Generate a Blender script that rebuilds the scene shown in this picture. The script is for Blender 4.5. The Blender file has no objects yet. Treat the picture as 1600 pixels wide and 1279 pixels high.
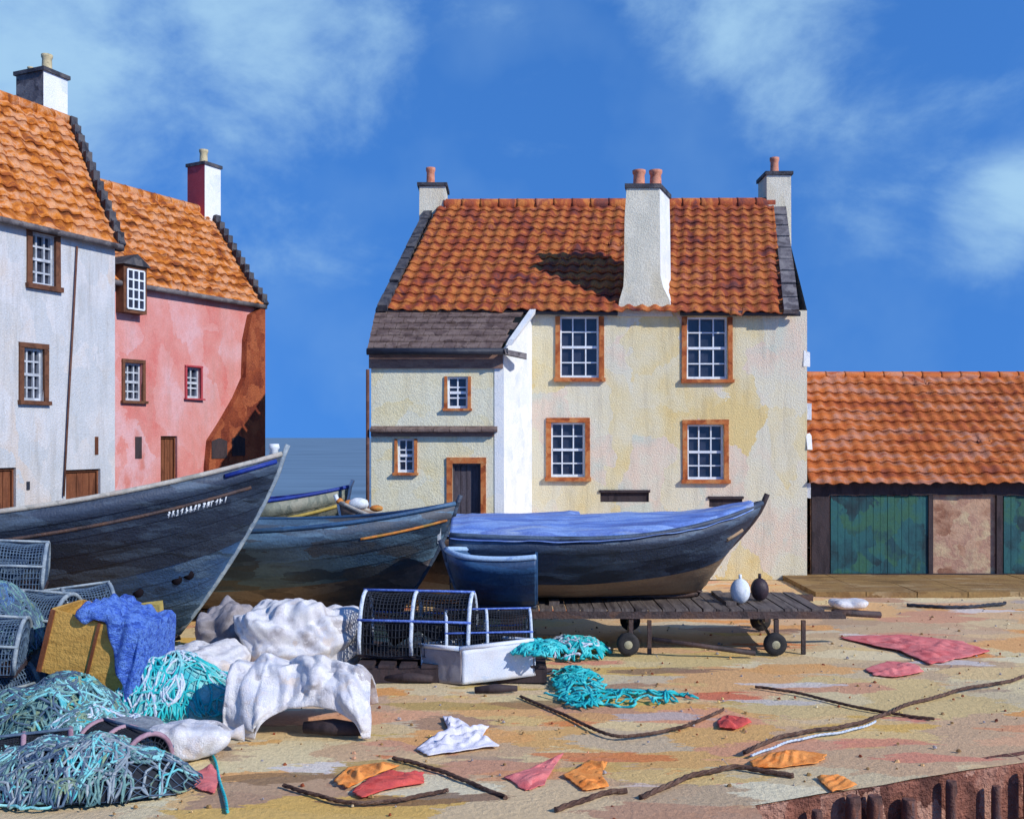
import bpy, math, random
from mathutils import Vector, Matrix, noise
R = math.radians
random.seed(7)
F = 1555.6; EYE = 2.5; HOR = 683.0
scene = bpy.context.scene
col = scene.collection

# ------------------------------------------------------------------ camera
cam_d = bpy.data.cameras.new('camera'); cam = bpy.data.objects.new('camera', cam_d); col.objects.link(cam)
cam_d.lens = 35; cam_d.sensor_width = 36; cam_d.sensor_fit = 'HORIZONTAL'
cam_d.clip_end = 9000; cam_d.shift_y = 43.5/1600
cam.location = (0, 0, EYE); cam.rotation_euler = (R(90), 0, 0)
scene.camera = cam
scene.render.resolution_x = 1024; scene.render.resolution_y = 818

# ------------------------------------------------------------------ light
SUN = Vector((0.74, -0.52, 0.56)).normalized()
sd = bpy.data.lights.new('sun', 'SUN'); sd.energy = 4.3; sd.angle = R(0.5); sd.color = (1.0, 0.955, 0.88)
so = bpy.data.objects.new('sun', sd); col.objects.link(so)
so.rotation_euler = SUN.to_track_quat('Z', 'Y').to_euler(); so.location = (20, -15, 20)
scene.view_settings.view_transform = 'Standard'; scene.view_settings.look = 'None'
scene.view_settings.exposure = 0.02; scene.view_settings.gamma = 1

def lin(r, g, b, k=1.0):
    f = lambda c: ((c/255+0.055)/1.055)**2.4 if c/255 > 0.04045 else c/255/12.92
    return (f(r)*k, f(g)*k, f(b)*k, 1)

def world():
    w = bpy.data.worlds.new('World'); scene.world = w; w.use_nodes = True
    nt = w.node_tree; N = nt.nodes; L = nt.links; N.clear()
    out = N.new('ShaderNodeOutputWorld'); bg = N.new('ShaderNodeBackground'); L.new(bg.outputs[0], out.inputs[0])
    bg.inputs[1].default_value = 0.138
    tc = N.new('ShaderNodeTexCoord')
    mp = N.new('ShaderNodeMapping'); mp.vector_type = 'POINT'
    mp.inputs['Scale'].default_value = (1, 1, 0.36); mp.inputs['Location'].default_value = (0, 0, 0.52)
    L.new(tc.outputs['Generated'], mp.inputs[0])
    nm = N.new('ShaderNodeVectorMath'); nm.operation = 'NORMALIZE'; L.new(mp.outputs[0], nm.inputs[0])
    sky = N.new('ShaderNodeTexSky'); sky.sky_type = 'NISHITA'; sky.sun_disc = False
    sky.sun_elevation = math.asin(SUN.z); sky.sun_rotation = math.atan2(SUN.x, SUN.y)
    sky.ozone_density = 2.0; sky.air_density = 1.0; sky.dust_density = 0.1
    L.new(nm.outputs[0], sky.inputs[0])
    tint = N.new('ShaderNodeMix'); tint.data_type = 'RGBA'; tint.blend_type = 'MULTIPLY'; tint.inputs[0].default_value = 1
    tint.inputs[7].default_value = (0.44, 0.98, 1.62, 1)
    L.new(sky.outputs[0], tint.inputs[6])
    # drifting thin cloud, placed by compass direction
    def direction(px, py): return Vector(((px-800)/F, 1, (HOR-py)/F)).normalized()
    m2 = N.new('ShaderNodeMapping'); m2.inputs['Rotation'].default_value = (0, R(-24), 0); m2.inputs['Scale'].default_value = (5.0, 5.0, 8.0)
    L.new(tc.outputs['Generated'], m2.inputs[0])
    nz = N.new('ShaderNodeTexNoise'); nz.inputs['Scale'].default_value = 1.0; nz.inputs['Detail'].default_value = 8; nz.inputs['Roughness'].default_value = 0.6; nz.inputs['Distortion'].default_value = 0.25
    L.new(m2.outputs[0], nz.inputs['Vector'])
    total = None
    for px, py, rad, amt in [(60, -40, 0.42, 1.0), (380, 30, 0.26, .95), (520, 100, 0.16, .8), (330, 190, 0.18, .8), (210, 260, .14, .6), (520, 470, .12, .4), (1180, -50, 0.19, .75), (1060, 10, .12, .6), (1230, 125, 0.11, .5), (1400, 140, .12, .35), (1600, 325, 0.095, .75), (1350, 330, .08, .3), (760, 100, .16, .4)]:
        dt = N.new('ShaderNodeVectorMath'); dt.operation = 'DISTANCE'; dt.inputs[1].default_value = direction(px, py)
        L.new(tc.outputs['Generated'], dt.inputs[0])
        mr = N.new('ShaderNodeMapRange'); mr.interpolation_type = 'SMOOTHSTEP'
        mr.inputs[1].default_value = 0; mr.inputs[2].default_value = rad; mr.inputs[3].default_value = amt; mr.inputs[4].default_value = 0
        L.new(dt.outputs['Value'], mr.inputs[0])
        if total is None: total = mr.outputs[0]
        else:
            ad = N.new('ShaderNodeMath'); ad.operation = 'MAXIMUM'; L.new(total, ad.inputs[0]); L.new(mr.outputs[0], ad.inputs[1]); total = ad.outputs[0]
    r1 = N.new('ShaderNodeMapRange'); r1.interpolation_type = 'SMOOTHSTEP'
    r1.inputs[1].default_value = .30; r1.inputs[2].default_value = .60; L.new(nz.outputs[0], r1.inputs[0])
    ma = N.new('ShaderNodeMath'); ma.operation = 'MULTIPLY_ADD'; ma.inputs[1].default_value = .42; ma.inputs[2].default_value = -.30; L.new(total, ma.inputs[0])
    mb_ = N.new('ShaderNodeMath'); mb_.operation = 'ADD'; L.new(ma.outputs[0], mb_.inputs[0]); L.new(nz.outputs[0], mb_.inputs[1])
    mu = N.new('ShaderNodeMapRange'); mu.interpolation_type = 'SMOOTHSTEP'; mu.inputs[1].default_value = .27; mu.inputs[2].default_value = .70; mu.inputs[4].default_value = .85; L.new(mb_.outputs[0], mu.inputs[0])
    # a faint broad unevenness everywhere
    n3 = N.new('ShaderNodeTexNoise'); n3.inputs['Scale'].default_value = 7; n3.inputs['Detail'].default_value = 4
    L.new(tc.outputs['Generated'], n3.inputs['Vector'])
    r3 = N.new('ShaderNodeMapRange'); r3.inputs[1].default_value = .45; r3.inputs[2].default_value = .8; r3.inputs[4].default_value = .16; L.new(n3.outputs[0], r3.inputs[0])
    su = N.new('ShaderNodeMath'); su.operation = 'ADD'; su.use_clamp = True; L.new(mu.outputs[0], su.inputs[0]); L.new(r3.outputs[0], su.inputs[1])
    mx = N.new('ShaderNodeMix'); mx.data_type = 'RGBA'; mx.inputs[7].default_value = (2.9, 4.7, 6.4, 1)
    L.new(su.outputs[0], mx.inputs[0]); L.new(tint.outputs[2], mx.inputs[6])
    L.new(mx.outputs[2], bg.inputs[0])
world()

# ------------------------------------------------------------------ materials
def ramp(N, cols, interp='LINEAR', lo=.3, hi=.7):
    r = N.new('ShaderNodeValToRGB'); r.color_ramp.interpolation = interp
    e = r.color_ramp.elements
    while len(e) < len(cols): e.new(0.5)
    for i, c in enumerate(cols):
        e[i].position = lo+(hi-lo)*i/max(1, len(cols)-1)
    for i, c in enumerate(cols): e[i].color = c
    return r

def paint(name, cols, scale=2.0, stretch=(1, 1, 1), rough=.75, bump=.25, fine=60, spec=.3, cells=.55, metal=0.0, bump_dist=.01, streak=0.0):
    m = bpy.data.materials.new(name); m.use_nodes = True
    nt = m.node_tree; N = nt.nodes; L = nt.links; p = N['Principled BSDF']
    tc = N.new('ShaderNodeTexCoord'); mp = N.new('ShaderNodeMapping'); mp.inputs['Scale'].default_value = tuple(scale*s for s in stretch)
    L.new(tc.outputs['Object'], mp.inputs[0])
    n1 = N.new('ShaderNodeTexNoise'); n1.inputs['Scale'].default_value = 1.3; n1.inputs['Detail'].default_value = 5; n1.inputs['Roughness'].default_value = .6
    L.new(mp.outputs[0], n1.inputs['Vector'])
    dv = N.new('ShaderNodeVectorMath'); dv.operation = 'MULTIPLY_ADD'; dv.inputs[1].default_value = (.9, .9, .9); L.new(n1.outputs['Color'], dv.inputs[0]); L.new(mp.outputs[0], dv.inputs[2])
    vo = N.new('ShaderNodeTexVoronoi'); vo.inputs['Scale'].default_value = 1.7; L.new(dv.outputs[0], vo.inputs['Vector'])
    sp = N.new('ShaderNodeSeparateColor'); L.new(vo.outputs['Color'], sp.inputs[0])
    mi = N.new('ShaderNodeMix'); mi.data_type = 'FLOAT'; mi.inputs[0].default_value = cells*.55
    L.new(n1.outputs[0], mi.inputs[2]); L.new(sp.outputs[0], mi.inputs[3])
    r = ramp(N, cols); L.new(mi.outputs[0], r.inputs[0])
    nf = N.new('ShaderNodeTexNoise'); nf.inputs['Scale'].default_value = fine; nf.inputs['Detail'].default_value = 4; nf.inputs['Roughness'].default_value = .65
    L.new(tc.outputs['Object'], nf.inputs['Vector'])
    hs = N.new('ShaderNodeMix'); hs.data_type = 'RGBA'; hs.blend_type = 'MULTIPLY'; hs.inputs[0].default_value = .6
    rr = N.new('ShaderNodeMapRange'); rr.inputs[1].default_value = .3; rr.inputs[2].default_value = .7; rr.inputs[3].default_value = .72; rr.inputs[4].default_value = 1.15; L.new(nf.outputs[0], rr.inputs[0])
    cc = N.new('ShaderNodeCombineColor'); [L.new(rr.outputs[0], cc.inputs[i]) for i in range(3)]
    L.new(r.outputs[0], hs.inputs[6]); L.new(cc.outputs[0], hs.inputs[7])
    colout = hs.outputs[2]
    if streak:
        ms = N.new('ShaderNodeMapping'); ms.inputs['Scale'].default_value = (5, 5, .45); L.new(tc.outputs['Object'], ms.inputs[0])
        ns = N.new('ShaderNodeTexNoise'); ns.inputs['Scale'].default_value = 1.2; ns.inputs['Detail'].default_value = 7; ns.inputs['Roughness'].default_value = .7; L.new(ms.outputs[0], ns.inputs['Vector'])
        rs = N.new('ShaderNodeMapRange'); rs.inputs[1].default_value = .5; rs.inputs[2].default_value = .72; rs.inputs[4].default_value = streak; L.new(ns.outputs[0], rs.inputs[0])
        xs = N.new('ShaderNodeMix'); xs.data_type = 'RGBA'; xs.inputs[7].default_value = lin(128, 118, 106); L.new(rs.outputs[0], xs.inputs[0]); L.new(colout, xs.inputs[6]); colout = xs.outputs[2]
    L.new(colout, p.inputs['Base Color'])
    p.inputs['Roughness'].default_value = rough; p.inputs['Specular IOR Level'].default_value = spec; p.inputs['Metallic'].default_value = metal
    if bump:
        ad = N.new('ShaderNodeMath'); ad.operation = 'ADD'; L.new(nf.outputs[0], ad.inputs[0]); L.new(n1.outputs[0], ad.inputs[1])
        b = N.new('ShaderNodeBump'); b.inputs['Strength'].default_value = bump; b.inputs['Distance'].default_value = bump_dist*3
        L.new(ad.outputs[0], b.inputs['Height']); L.new(b.outputs[0], p.inputs['Normal'])
    return m

def tiles(name, tilecols, patchcols, pscale=(1.2, 1.2, 1.2), mixf=.55):
    m = bpy.data.materials.new(name); m.use_nodes = True
    nt = m.node_tree; N = nt.nodes; L = nt.links; p = N['Principled BSDF']
    tc = N.new('ShaderNodeTexCoord'); wn = N.new('ShaderNodeTexWhiteNoise'); wn.noise_dimensions = '2D'
    L.new(tc.outputs['UV'], wn.inputs['Vector'])
    r = ramp(N, tilecols, 'LINEAR', .0, 1.0); L.new(wn.outputs['Value'], r.inputs[0])
    mp = N.new('ShaderNodeMapping'); mp.inputs['Scale'].default_value = pscale; L.new(tc.outputs['Object'], mp.inputs[0])
    n1 = N.new('ShaderNodeTexNoise'); n1.inputs['Scale'].default_value = 1.0; n1.inputs['Detail'].default_value = 6; n1.inputs['Roughness'].default_value = .65; n1.inputs['Distortion'].default_value = .6
    L.new(mp.outputs[0], n1.inputs['Vector'])
    r2 = ramp(N, patchcols, 'LINEAR', .33, .68); L.new(n1.outputs[0], r2.inputs[0])
    mx = N.new('ShaderNodeMix'); mx.data_type = 'RGBA'; mx.inputs[0].default_value = mixf
    L.new(r.outputs[0], mx.inputs[6]); L.new(r2.outputs[0], mx.inputs[7])
    nf = N.new('ShaderNodeTexNoise'); nf.inputs['Scale'].default_value = 45; nf.inputs['Detail'].default_value = 3; L.new(tc.outputs['Object'], nf.inputs['Vector'])
    rr = N.new('ShaderNodeMapRange'); rr.inputs[1].default_value = .3; rr.inputs[2].default_value = .7; rr.inputs[3].default_value = .6; rr.inputs[4].default_value = 1.25; L.new(nf.outputs[0], rr.inputs[0])
    cc = N.new('ShaderNodeCombineColor'); [L.new(rr.outputs[0], cc.inputs[i]) for i in range(3)]
    m2 = N.new('ShaderNodeMix'); m2.data_type = 'RGBA'; m2.blend_type = 'MULTIPLY'; m2.inputs[0].default_value = .6
    L.new(mx.outputs[2], m2.inputs[6]); L.new(cc.outputs[0], m2.inputs[7]); L.new(m2.outputs[2], p.inputs['Base Color'])
    p.inputs['Roughness'].default_value = .8; p.inputs['Specular IOR Level'].default_value = .25
    b = N.new('ShaderNodeBump'); b.inputs['Strength'].default_value = .4; b.inputs['Distance'].default_value = .02; L.new(nf.outputs[0], b.inputs['Height']); L.new(b.outputs[0], p.inputs['Normal'])
    return m

M = {}
M['white'] = paint('white limewash', [lin(212,208,204,.84), lin(200,204,208,.84), lin(216,216,218,.84), lin(212,200,190,.84)], 1.2, (1, 1, .6), fine=45, bump=.5, bump_dist=.012, streak=.4)
M['bright'] = paint('white stones and lit faces', [lin(214,218,220), lin(226,226,222), lin(204,210,214)], 2, fine=45, bump=.4)  # white of the corner stones, also painted sunlight on right-facing sides
M['cream'] = paint('cream harling', [lin(232,206,142,.92), lin(232,216,170,.92), lin(232,222,190,.92), lin(228,222,198,.92), lin(234,212,188,.92), lin(214,216,196,.92)], .8, (1, 1, .8), fine=42, bump=.55, bump_dist=.012, cells=.7, streak=.35)
M['cream_low'] = paint('pale yellow harling', [lin(230,216,168,.9), lin(230,224,192,.9), lin(226,224,200,.9)], 1.3, fine=42, bump=.5, streak=.25)
M['stack'] = paint('cream stack render', [lin(214,204,176,.9), lin(226,220,198,.9), lin(208,204,184,.9)], 2, (1, 1, .5), fine=42, bump=.5)
M['pink'] = paint('pink harling', [lin(212,112,104,.86), lin(216,132,124,.86), lin(218,146,138,.87), lin(220,158,154,.87), lin(222,174,176,.87), lin(210,132,122,.85)], .9, (1, 1, .7), fine=45, bump=.5, cells=.3, streak=.25)
M['red_render'] = paint('red render', [lin(176,60,70,.8), lin(196,84,90,.8)], 2, fine=45)
M['brown_stone_shadow'] = paint('brown stone and shadow', [lin(120,50,30,.8), lin(160,78,44,.8), lin(182,100,60,.8), lin(132,58,36,.8)], 2.2, (1, 1, .7), fine=30, bump=.7, bump_dist=.02)  # gravel stones, and the shadow colour of the wedge on the pink wall
M['margin'] = paint('orange sandstone margin', [lin(150,72,34,.85), lin(196,110,56,.85), lin(206,140,84,.85)], 5, fine=60)
M['margin_brown'] = paint('brown timber margin', [lin(84,52,36,.8), lin(122,80,56,.8), lin(100,62,44,.8)], 5, fine=60)
M['sash'] = paint('white painted sash', [lin(226,230,234), lin(206,214,222)], 6, rough=.5, bump=.1)
M['slate'] = paint('brown grey slate', [lin(78,62,58), lin(104,86,80), lin(124,106,98), lin(88,70,62)], 3, (1, 1, 1), fine=30, bump=.5)
M['skew'] = paint('weathered skew stone', [lin(70,64,66), lin(104,98,100), lin(128,122,120)], 4, fine=35, bump=.5)
M['dark_stone'] = paint('dark coping stone', [lin(40,40,48), lin(70,70,76), lin(92,88,88)], 4, fine=35, bump=.5)
M['brown_board'] = paint('brown board', [lin(110,82,72), lin(136,108,94), lin(124,92,80)], 3, (1, 1, 4), fine=40)
M['gutter'] = paint('dark gutter iron', [lin(34,38,50), lin(50,54,64)], 5, rough=.5)
M['pot'] = paint('terracotta pot', [lin(170,96,70), lin(206,140,110), lin(186,120,96)], 8)
M['tanpot'] = paint('buff clay pot', [lin(150,140,110), lin(196,180,140), lin(170,158,124)], 8)
M['iron'] = paint('rusty downpipe iron', [lin(84,50,40), lin(110,76,62)], 5)
M['door_brown'] = paint('brown door wood', [lin(86,48,30), lin(122,74,48), lin(104,58,36)], 4, (3, 3, .5), fine=30)
M['door_dark'] = paint('dark door wood', [lin(60,54,60), lin(84,78,84), lin(70,62,66)], 4, (3, 3, .5), fine=30)
M['timber_dark'] = paint('dark stained timber', [lin(42,34,38), lin(64,52,54), lin(52,46,50)], 3, (2, 2, .6), fine=30)
M['teal'] = paint('teal shed boarding', [lin(32,54,60), lin(36,80,86), lin(42,94,96), lin(54,98,76), lin(34,70,78)], 1.9, (1, 1, .8), fine=30)
M['plaster_pink'] = paint('pinkish brown patched stone', [lin(140,96,74), lin(172,132,106), lin(190,154,126), lin(168,128,108), lin(196,172,136)], 1.5, (1, 1, 1.4), fine=25, bump=.4, bump_dist=.012, streak=.3)
M['ochre'] = paint('ochre paving stone', [lin(112,84,50), lin(156,124,76), lin(132,100,60), lin(170,144,104)], 1.8, (.5, 1.5, 1), fine=25, bump=.5)
M['navy'] = paint('navy hull paint', [lin(40,50,66), lin(58,72,92), lin(48,60,80), lin(80,98,118), lin(44,54,68)], 1.6, (.5, 1, 2.6), rough=.55, fine=34, bump=.35, spec=.4, cells=.7)
M['lowblue'] = paint('faded blue bottom paint', [lin(56,80,112), lin(74,112,160), lin(62,96,136), lin(104,134,164), lin(60,84,108)], 1.4, (.6, 1, 2.2), rough=.6, fine=34, spec=.4, bump=.35, cells=.8)
M['slateblue'] = paint('slate blue hull paint', [lin(58,80,104), lin(78,110,140), lin(98,130,156), lin(66,82,102), lin(84,90,100)], 1.8, (.5, 1, 2.6), rough=.6, fine=34, spec=.4, bump=.35, cells=.8)
M['antifoul'] = paint('tan bottom paint', [lin(140,114,88), lin(172,146,114), lin(154,126,98)], 2, (.5, 1, 2), fine=30)
M['greybottom'] = paint('dull grey bottom paint', [lin(104,98,104), lin(130,124,126), lin(84,84,94), lin(112,104,104)], 2, (.5, 1, 2), fine=30)
M['tealhull'] = paint('dark teal hull paint', [lin(34,62,96), lin(44,84,124), lin(38,70,104), lin(70,104,136)], 2, (.5, 1, 2), rough=.55, fine=30, spec=.4)
M['cover'] = paint('blue boat cover canvas', [lin(82,104,164), lin(98,130,196), lin(132,160,208), lin(92,116,180), lin(150,168,196)], 2.0, (.35, 2.4, 2), rough=.6, fine=40, bump=.35)
M['coverlight'] = paint('pale blue canvas', [lin(120,150,190), lin(160,188,214), lin(140,170,204)], 2, (.5, 1.6, 1), fine=40)
M['greyrim'] = paint('greyed rim wood', [lin(140,138,130), lin(180,176,166), lin(160,150,140)], 5)
M['orange'] = paint('orange paint', [lin(150,96,50), lin(206,128,60), lin(150,120,60)], 6)
M['ochrepaint'] = paint('ochre paint', [lin(160,140,70), lin(186,164,90)], 6)
M['bluepaint'] = paint('ultramarine paint', [lin(24,44,120), lin(36,64,150)], 4, rough=.5)
M['whitepaint'] = paint('chalky white paint', [lin(196,206,214), lin(224,228,230)], 8)
M['deck'] = paint('weathered deck boards', [lin(96,104,98), lin(130,136,124), lin(150,150,136)], 3, (.5, 4, 1), fine=30)
M['inside'] = paint('brown boat inside', [lin(84,72,68), lin(124,108,100), lin(104,88,82)], 3, fine=30)
M['rusty'] = paint('dark rusty steel', [lin(50,42,42), lin(76,62,60), lin(90,66,54)], 4, fine=30, rough=.6, bump=.5)
M['greyplank'] = paint('grey trailer planks', [lin(64,56,54), lin(90,80,76), lin(108,98,92), lin(76,66,62)], 3, (4, .4, 1), fine=30)
M['rubber'] = paint('black rubber', [lin(34,34,36), lin(52,50,50)], 6, rough=.8)
M['hub'] = paint('painted wheel hub', [lin(140,136,110), lin(176,170,140)], 8)
M['net_dark'] = paint('dark netting twine', [lin(22,26,34), lin(38,44,56)], 8)
M['net_grey'] = paint('blue grey netting twine', [lin(58,78,104), lin(90,112,132)], 8)
M['rope_white'] = paint('white rope', [lin(160,178,204), lin(212,222,232), lin(190,204,220)], 14, bump=.6)
M['rope_blue'] = paint('blue rope', [lin(74,104,190), lin(110,140,216)], 14, bump=.6)
M['rope_grey'] = paint('grey hoop', [lin(112,128,142), lin(158,168,172)], 10)
M['rope_mauve'] = paint('mauve hoop', [lin(140,106,120), lin(170,140,152)], 10)
M['turq'] = paint('turquoise net twine', [lin(14,150,160), lin(34,184,188), lin(92,206,206)], 6, bump=.5)
M['turq_pale'] = paint('pale turquoise net twine', [lin(96,190,196), lin(150,206,206), lin(62,176,186)], 5, bump=.5)
M['seagreen'] = paint('sea green net twine', [lin(84,128,130), lin(124,160,154), lin(60,100,112), lin(140,160,130)], 5, bump=.5)
M['sack'] = paint('white woven sacking', [lin(178,172,172,.95), lin(214,212,216,.95), lin(230,228,226,.95), lin(204,206,216,.95), lin(218,206,196,.95)], 3.4, fine=90, bump=.55, bump_dist=.008, cells=.4, streak=.3)
M['sack_grey'] = paint('grey woven sacking', [lin(132,124,124), lin(160,154,156), lin(144,138,142)], 2.6, fine=110, bump=.4, bump_dist=.006)
M['sack_blue'] = paint('blue white sacking', [lin(180,200,228), lin(214,222,234), lin(226,226,230)], 2.4, fine=110, bump=.4, bump_dist=.006)
M['crate'] = paint('ochre crate board', [lin(170,128,60), lin(204,160,82), lin(188,146,72)], 3, (.6, .6, 3), fine=35, bump=.5)
M['tarp_blue'] = paint('bright blue netting cloth', [lin(50,84,170), lin(76,116,214), lin(108,150,228), lin(60,98,190)], 6, (1, 3, 3), fine=60, bump=.8, bump_dist=.02)
M['rock'] = paint('grey stone', [lin(96,106,118), lin(130,138,146), lin(112,118,128)], 4, fine=30, bump=.6)
M['float_dark'] = paint('dark plastic float', [lin(44,34,40), lin(66,52,58)], 6, rough=.5)
M['red'] = paint('red cloth', [lin(196,66,60), lin(216,92,80), lin(206,80,80)], 4, fine=90, bump=.5, bump_dist=.005)
M['coral'] = paint('coral sailcloth', [lin(206,92,92), lin(222,130,126), lin(212,106,104)], 2.4, fine=90, bump=.5, bump_dist=.005)
M['orange_cloth'] = paint('orange cloth', [lin(226,120,40), lin(240,156,80), lin(232,140,60)], 4, fine=90, bump=.5, bump_dist=.005)
M['white_cloth'] = paint('lilac white cloth', [lin(206,204,218), lin(230,226,232)], 4, fine=90, bump=.5, bump_dist=.005)
M['rope_brown'] = paint('tarry brown rope', [lin(58,40,34), lin(96,70,58), lin(116,92,76)], 8, bump=.6)
M['pile'] = paint('wet brown pile timber', [lin(66,44,38), lin(104,72,62), lin(120,76,58), lin(88,70,68)], 4, (2, 2, .5), fine=25, bump=.7)
M['quay'] = paint('brown quay masonry', [lin(96,58,46), lin(150,96,76), lin(184,140,118), lin(128,76,58)], 2.2, (1, 1, .6), fine=22, bump=.8, bump_dist=.03)

def ground_mat():
    m = bpy.data.materials.new('sandy quay ground'); m.use_nodes = True
    nt = m.node_tree; N = nt.nodes; L = nt.links; p = N['Principled BSDF']
    tc = N.new('ShaderNodeTexCoord')
    def patches(sc, st, cols, rot=0, off=(0, 0, 0)):
        mp = N.new('ShaderNodeMapping'); mp.inputs['Scale'].default_value = (sc*st[0], sc*st[1], 0); mp.inputs['Rotation'].default_value = (0, 0, rot); mp.inputs['Location'].default_value = off
        L.new(tc.outputs['Object'], mp.inputs[0])
        n = N.new('ShaderNodeTexNoise'); n.inputs['Scale'].default_value = 2.2; n.inputs['Detail'].default_value = 8; n.inputs['Roughness'].default_value = .68; L.new(mp.outputs[0], n.inputs['Vector'])
        d = N.new('ShaderNodeVectorMath'); d.operation = 'MULTIPLY_ADD'; d.inputs[1].default_value = (1.1, 1.1, 1.1); L.new(n.outputs['Color'], d.inputs[0]); L.new(mp.outputs[0], d.inputs[2])
        v = N.new('ShaderNodeTexVoronoi'); v.inputs['Scale'].default_value = 1; L.new(d.outputs[0], v.inputs['Vector'])
        s = N.new('ShaderNodeSeparateColor'); L.new(v.outputs['Color'], s.inputs[0])
        r = ramp(N, cols, 'LINEAR', 0, 1); L.new(s.outputs[0], r.inputs[0])
        return r, s, n
    K = 1.0
    a, sa, na = patches(.62, (.8, 1.3), [lin(222,160,92,K), lin(218,192,130,K), lin(204,166,132,K), lin(226,206,158,K), lin(214,184,140,K), lin(230,166,100,K), lin(218,202,160,K), lin(196,160,124,K)])
    b, sb, nb = patches(1.7, (.6, 1.5), [lin(220,174,82,K), lin(232,220,184,K), lin(170,134,108,K), lin(224,158,124,K), lin(222,202,148,K), lin(230,154,80,K)], rot=.25, off=(3, 7, 0))
    c_, sc_, nc_ = patches(2.6, (.45, 1.8), [lin(210,90,70,K), lin(232,150,70,K), lin(226,220,214,K), lin(124,90,74,K), lin(216,186,92,K), lin(222,130,114,K)], rot=-.18, off=(8, 1, 0))
    g = N.new('ShaderNodeMapRange'); g.inputs[1].default_value = .42; g.inputs[2].default_value = .55; g.inputs[4].default_value = .85; L.new(sb.outputs[1], g.inputs[0])
    mx0 = N.new('ShaderNodeMix'); mx0.data_type = 'RGBA'; L.new(g.outputs[0], mx0.inputs[0]); L.new(a.outputs[0], mx0.inputs[6]); L.new(b.outputs[0], mx0.inputs[7])
    g2 = N.new('ShaderNodeMapRange'); g2.inputs[1].default_value = .86; g2.inputs[2].default_value = .88; g2.inputs[4].default_value = .75; L.new(sc_.outputs[1], g2.inputs[0])
    mx = N.new('ShaderNodeMix'); mx.data_type = 'RGBA'; L.new(g2.outputs[0], mx.inputs[0]); L.new(mx0.outputs[2], mx.inputs[6]); L.new(c_.outputs[0], mx.inputs[7])
    nf = N.new('ShaderNodeTexNoise'); nf.inputs['Scale'].default_value = 22; nf.inputs['Detail'].default_value = 8; nf.inputs['Roughness'].default_value = .7; L.new(tc.outputs['Object'], nf.inputs['Vector'])
    rr = N.new('ShaderNodeMapRange'); rr.inputs[1].default_value = .3; rr.inputs[2].default_value = .7; rr.inputs[3].default_value = .75; rr.inputs[4].default_value = 1.12; L.new(nf.outputs[0], rr.inputs[0])
    cc = N.new('ShaderNodeCombineColor'); [L.new(rr.outputs[0], cc.inputs[i]) for i in range(3)]
    m2 = N.new('ShaderNodeMix'); m2.data_type = 'RGBA'; m2.blend_type = 'MULTIPLY'; m2.inputs[0].default_value = .7
    L.new(mx.outputs[2], m2.inputs[6]); L.new(cc.outputs[0], m2.inputs[7]); L.new(m2.outputs[2], p.inputs['Base Color'])
    p.inputs['Roughness'].default_value = .85; p.inputs['Specular IOR Level'].default_value = .2
    bu = N.new('ShaderNodeBump'); bu.inputs['Strength'].default_value = .6; bu.inputs['Distance'].default_value = .04; L.new(nf.outputs[0], bu.inputs['Height']); L.new(bu.outputs[0], p.inputs['Normal'])
    return m
M['ground'] = ground_mat()

def simple(name, c, rough=.5, spec=.5, bump_scale=0, bstr=.2, stretch=(1, 1, 1), metal=0):
    m = bpy.data.materials.new(name); m.use_nodes = True
    nt = m.node_tree; N = nt.nodes; L = nt.links; p = N['Principled BSDF']
    tc = N.new('ShaderNodeTexCoord'); n = N.new('ShaderNodeTexNoise'); n.inputs['Scale'].default_value = max(bump_scale, 3); n.inputs['Detail'].default_value = 5
    mp = N.new('ShaderNodeMapping'); mp.inputs['Scale'].default_value = stretch; L.new(tc.outputs['Object'], mp.inputs[0]); L.new(mp.outputs[0], n.inputs['Vector'])
    r = ramp(N, [tuple(x*.7 for x in c[:3])+(1,), c, tuple(min(1, x*1.3) for x in c[:3])+(1,)]); L.new(n.outputs[0], r.inputs[0]); L.new(r.outputs[0], p.inputs['Base Color'])
    p.inputs['Roughness'].default_value = rough; p.inputs['Specular IOR Level'].default_value = spec; p.inputs['Metallic'].default_value = metal
    if bump_scale:
        b = N.new('ShaderNodeBump'); b.inputs['Strength'].default_value = bstr; b.inputs['Distance'].default_value = .1; L.new(n.outputs[0], b.inputs['Height']); L.new(b.outputs[0], p.inputs['Normal'])
    return m
M['glass'] = simple('window glass', lin(46,50,64), rough=.18, spec=.6, bump_scale=6, bstr=.15)
M['hole'] = simple('dark opening', lin(26,22,28), rough=.9, spec=.1)
M['sea'] = simple('sea water', lin(104,126,142), rough=.55, spec=.35, bump_scale=3, bstr=.35, stretch=(.012, .06, 1))
M['tile_main'] = tiles('red pantiles', [lin(112,60,46,.85), lin(160,80,48,.85), lin(182,100,58,.85), lin(132,64,52,.85)], [lin(76,46,56,.9), lin(132,60,46,.9), lin(170,82,42,.9), lin(206,128,60,.9), lin(140,66,50,.9), lin(190,120,84,.9)], (2.8, 2.8, 1.0), .72)
M['tile_orange'] = tiles('orange pantiles', [lin(140,76,34,.9), lin(190,112,38,.9), lin(208,134,48,.9), lin(158,84,36,.9)], [lin(80,44,36,.95), lin(140,64,30,.95), lin(204,118,34,.95), lin(218,164,126,.95), lin(206,114,30,.95), lin(112,54,32,.95)], (2.1, 2.1, 2.1), .75)
M['tile_shed'] = tiles('rust pantiles', [lin(150,76,38,.85), lin(192,104,50,.85), lin(174,90,44,.85), lin(162,82,52,.85)], [lin(128,66,56,.9), lin(180,90,44,.9), lin(206,118,54,.9), lin(196,146,124,.9), lin(166,82,46,.9)], (1.0, 4, 4), .65)

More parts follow.
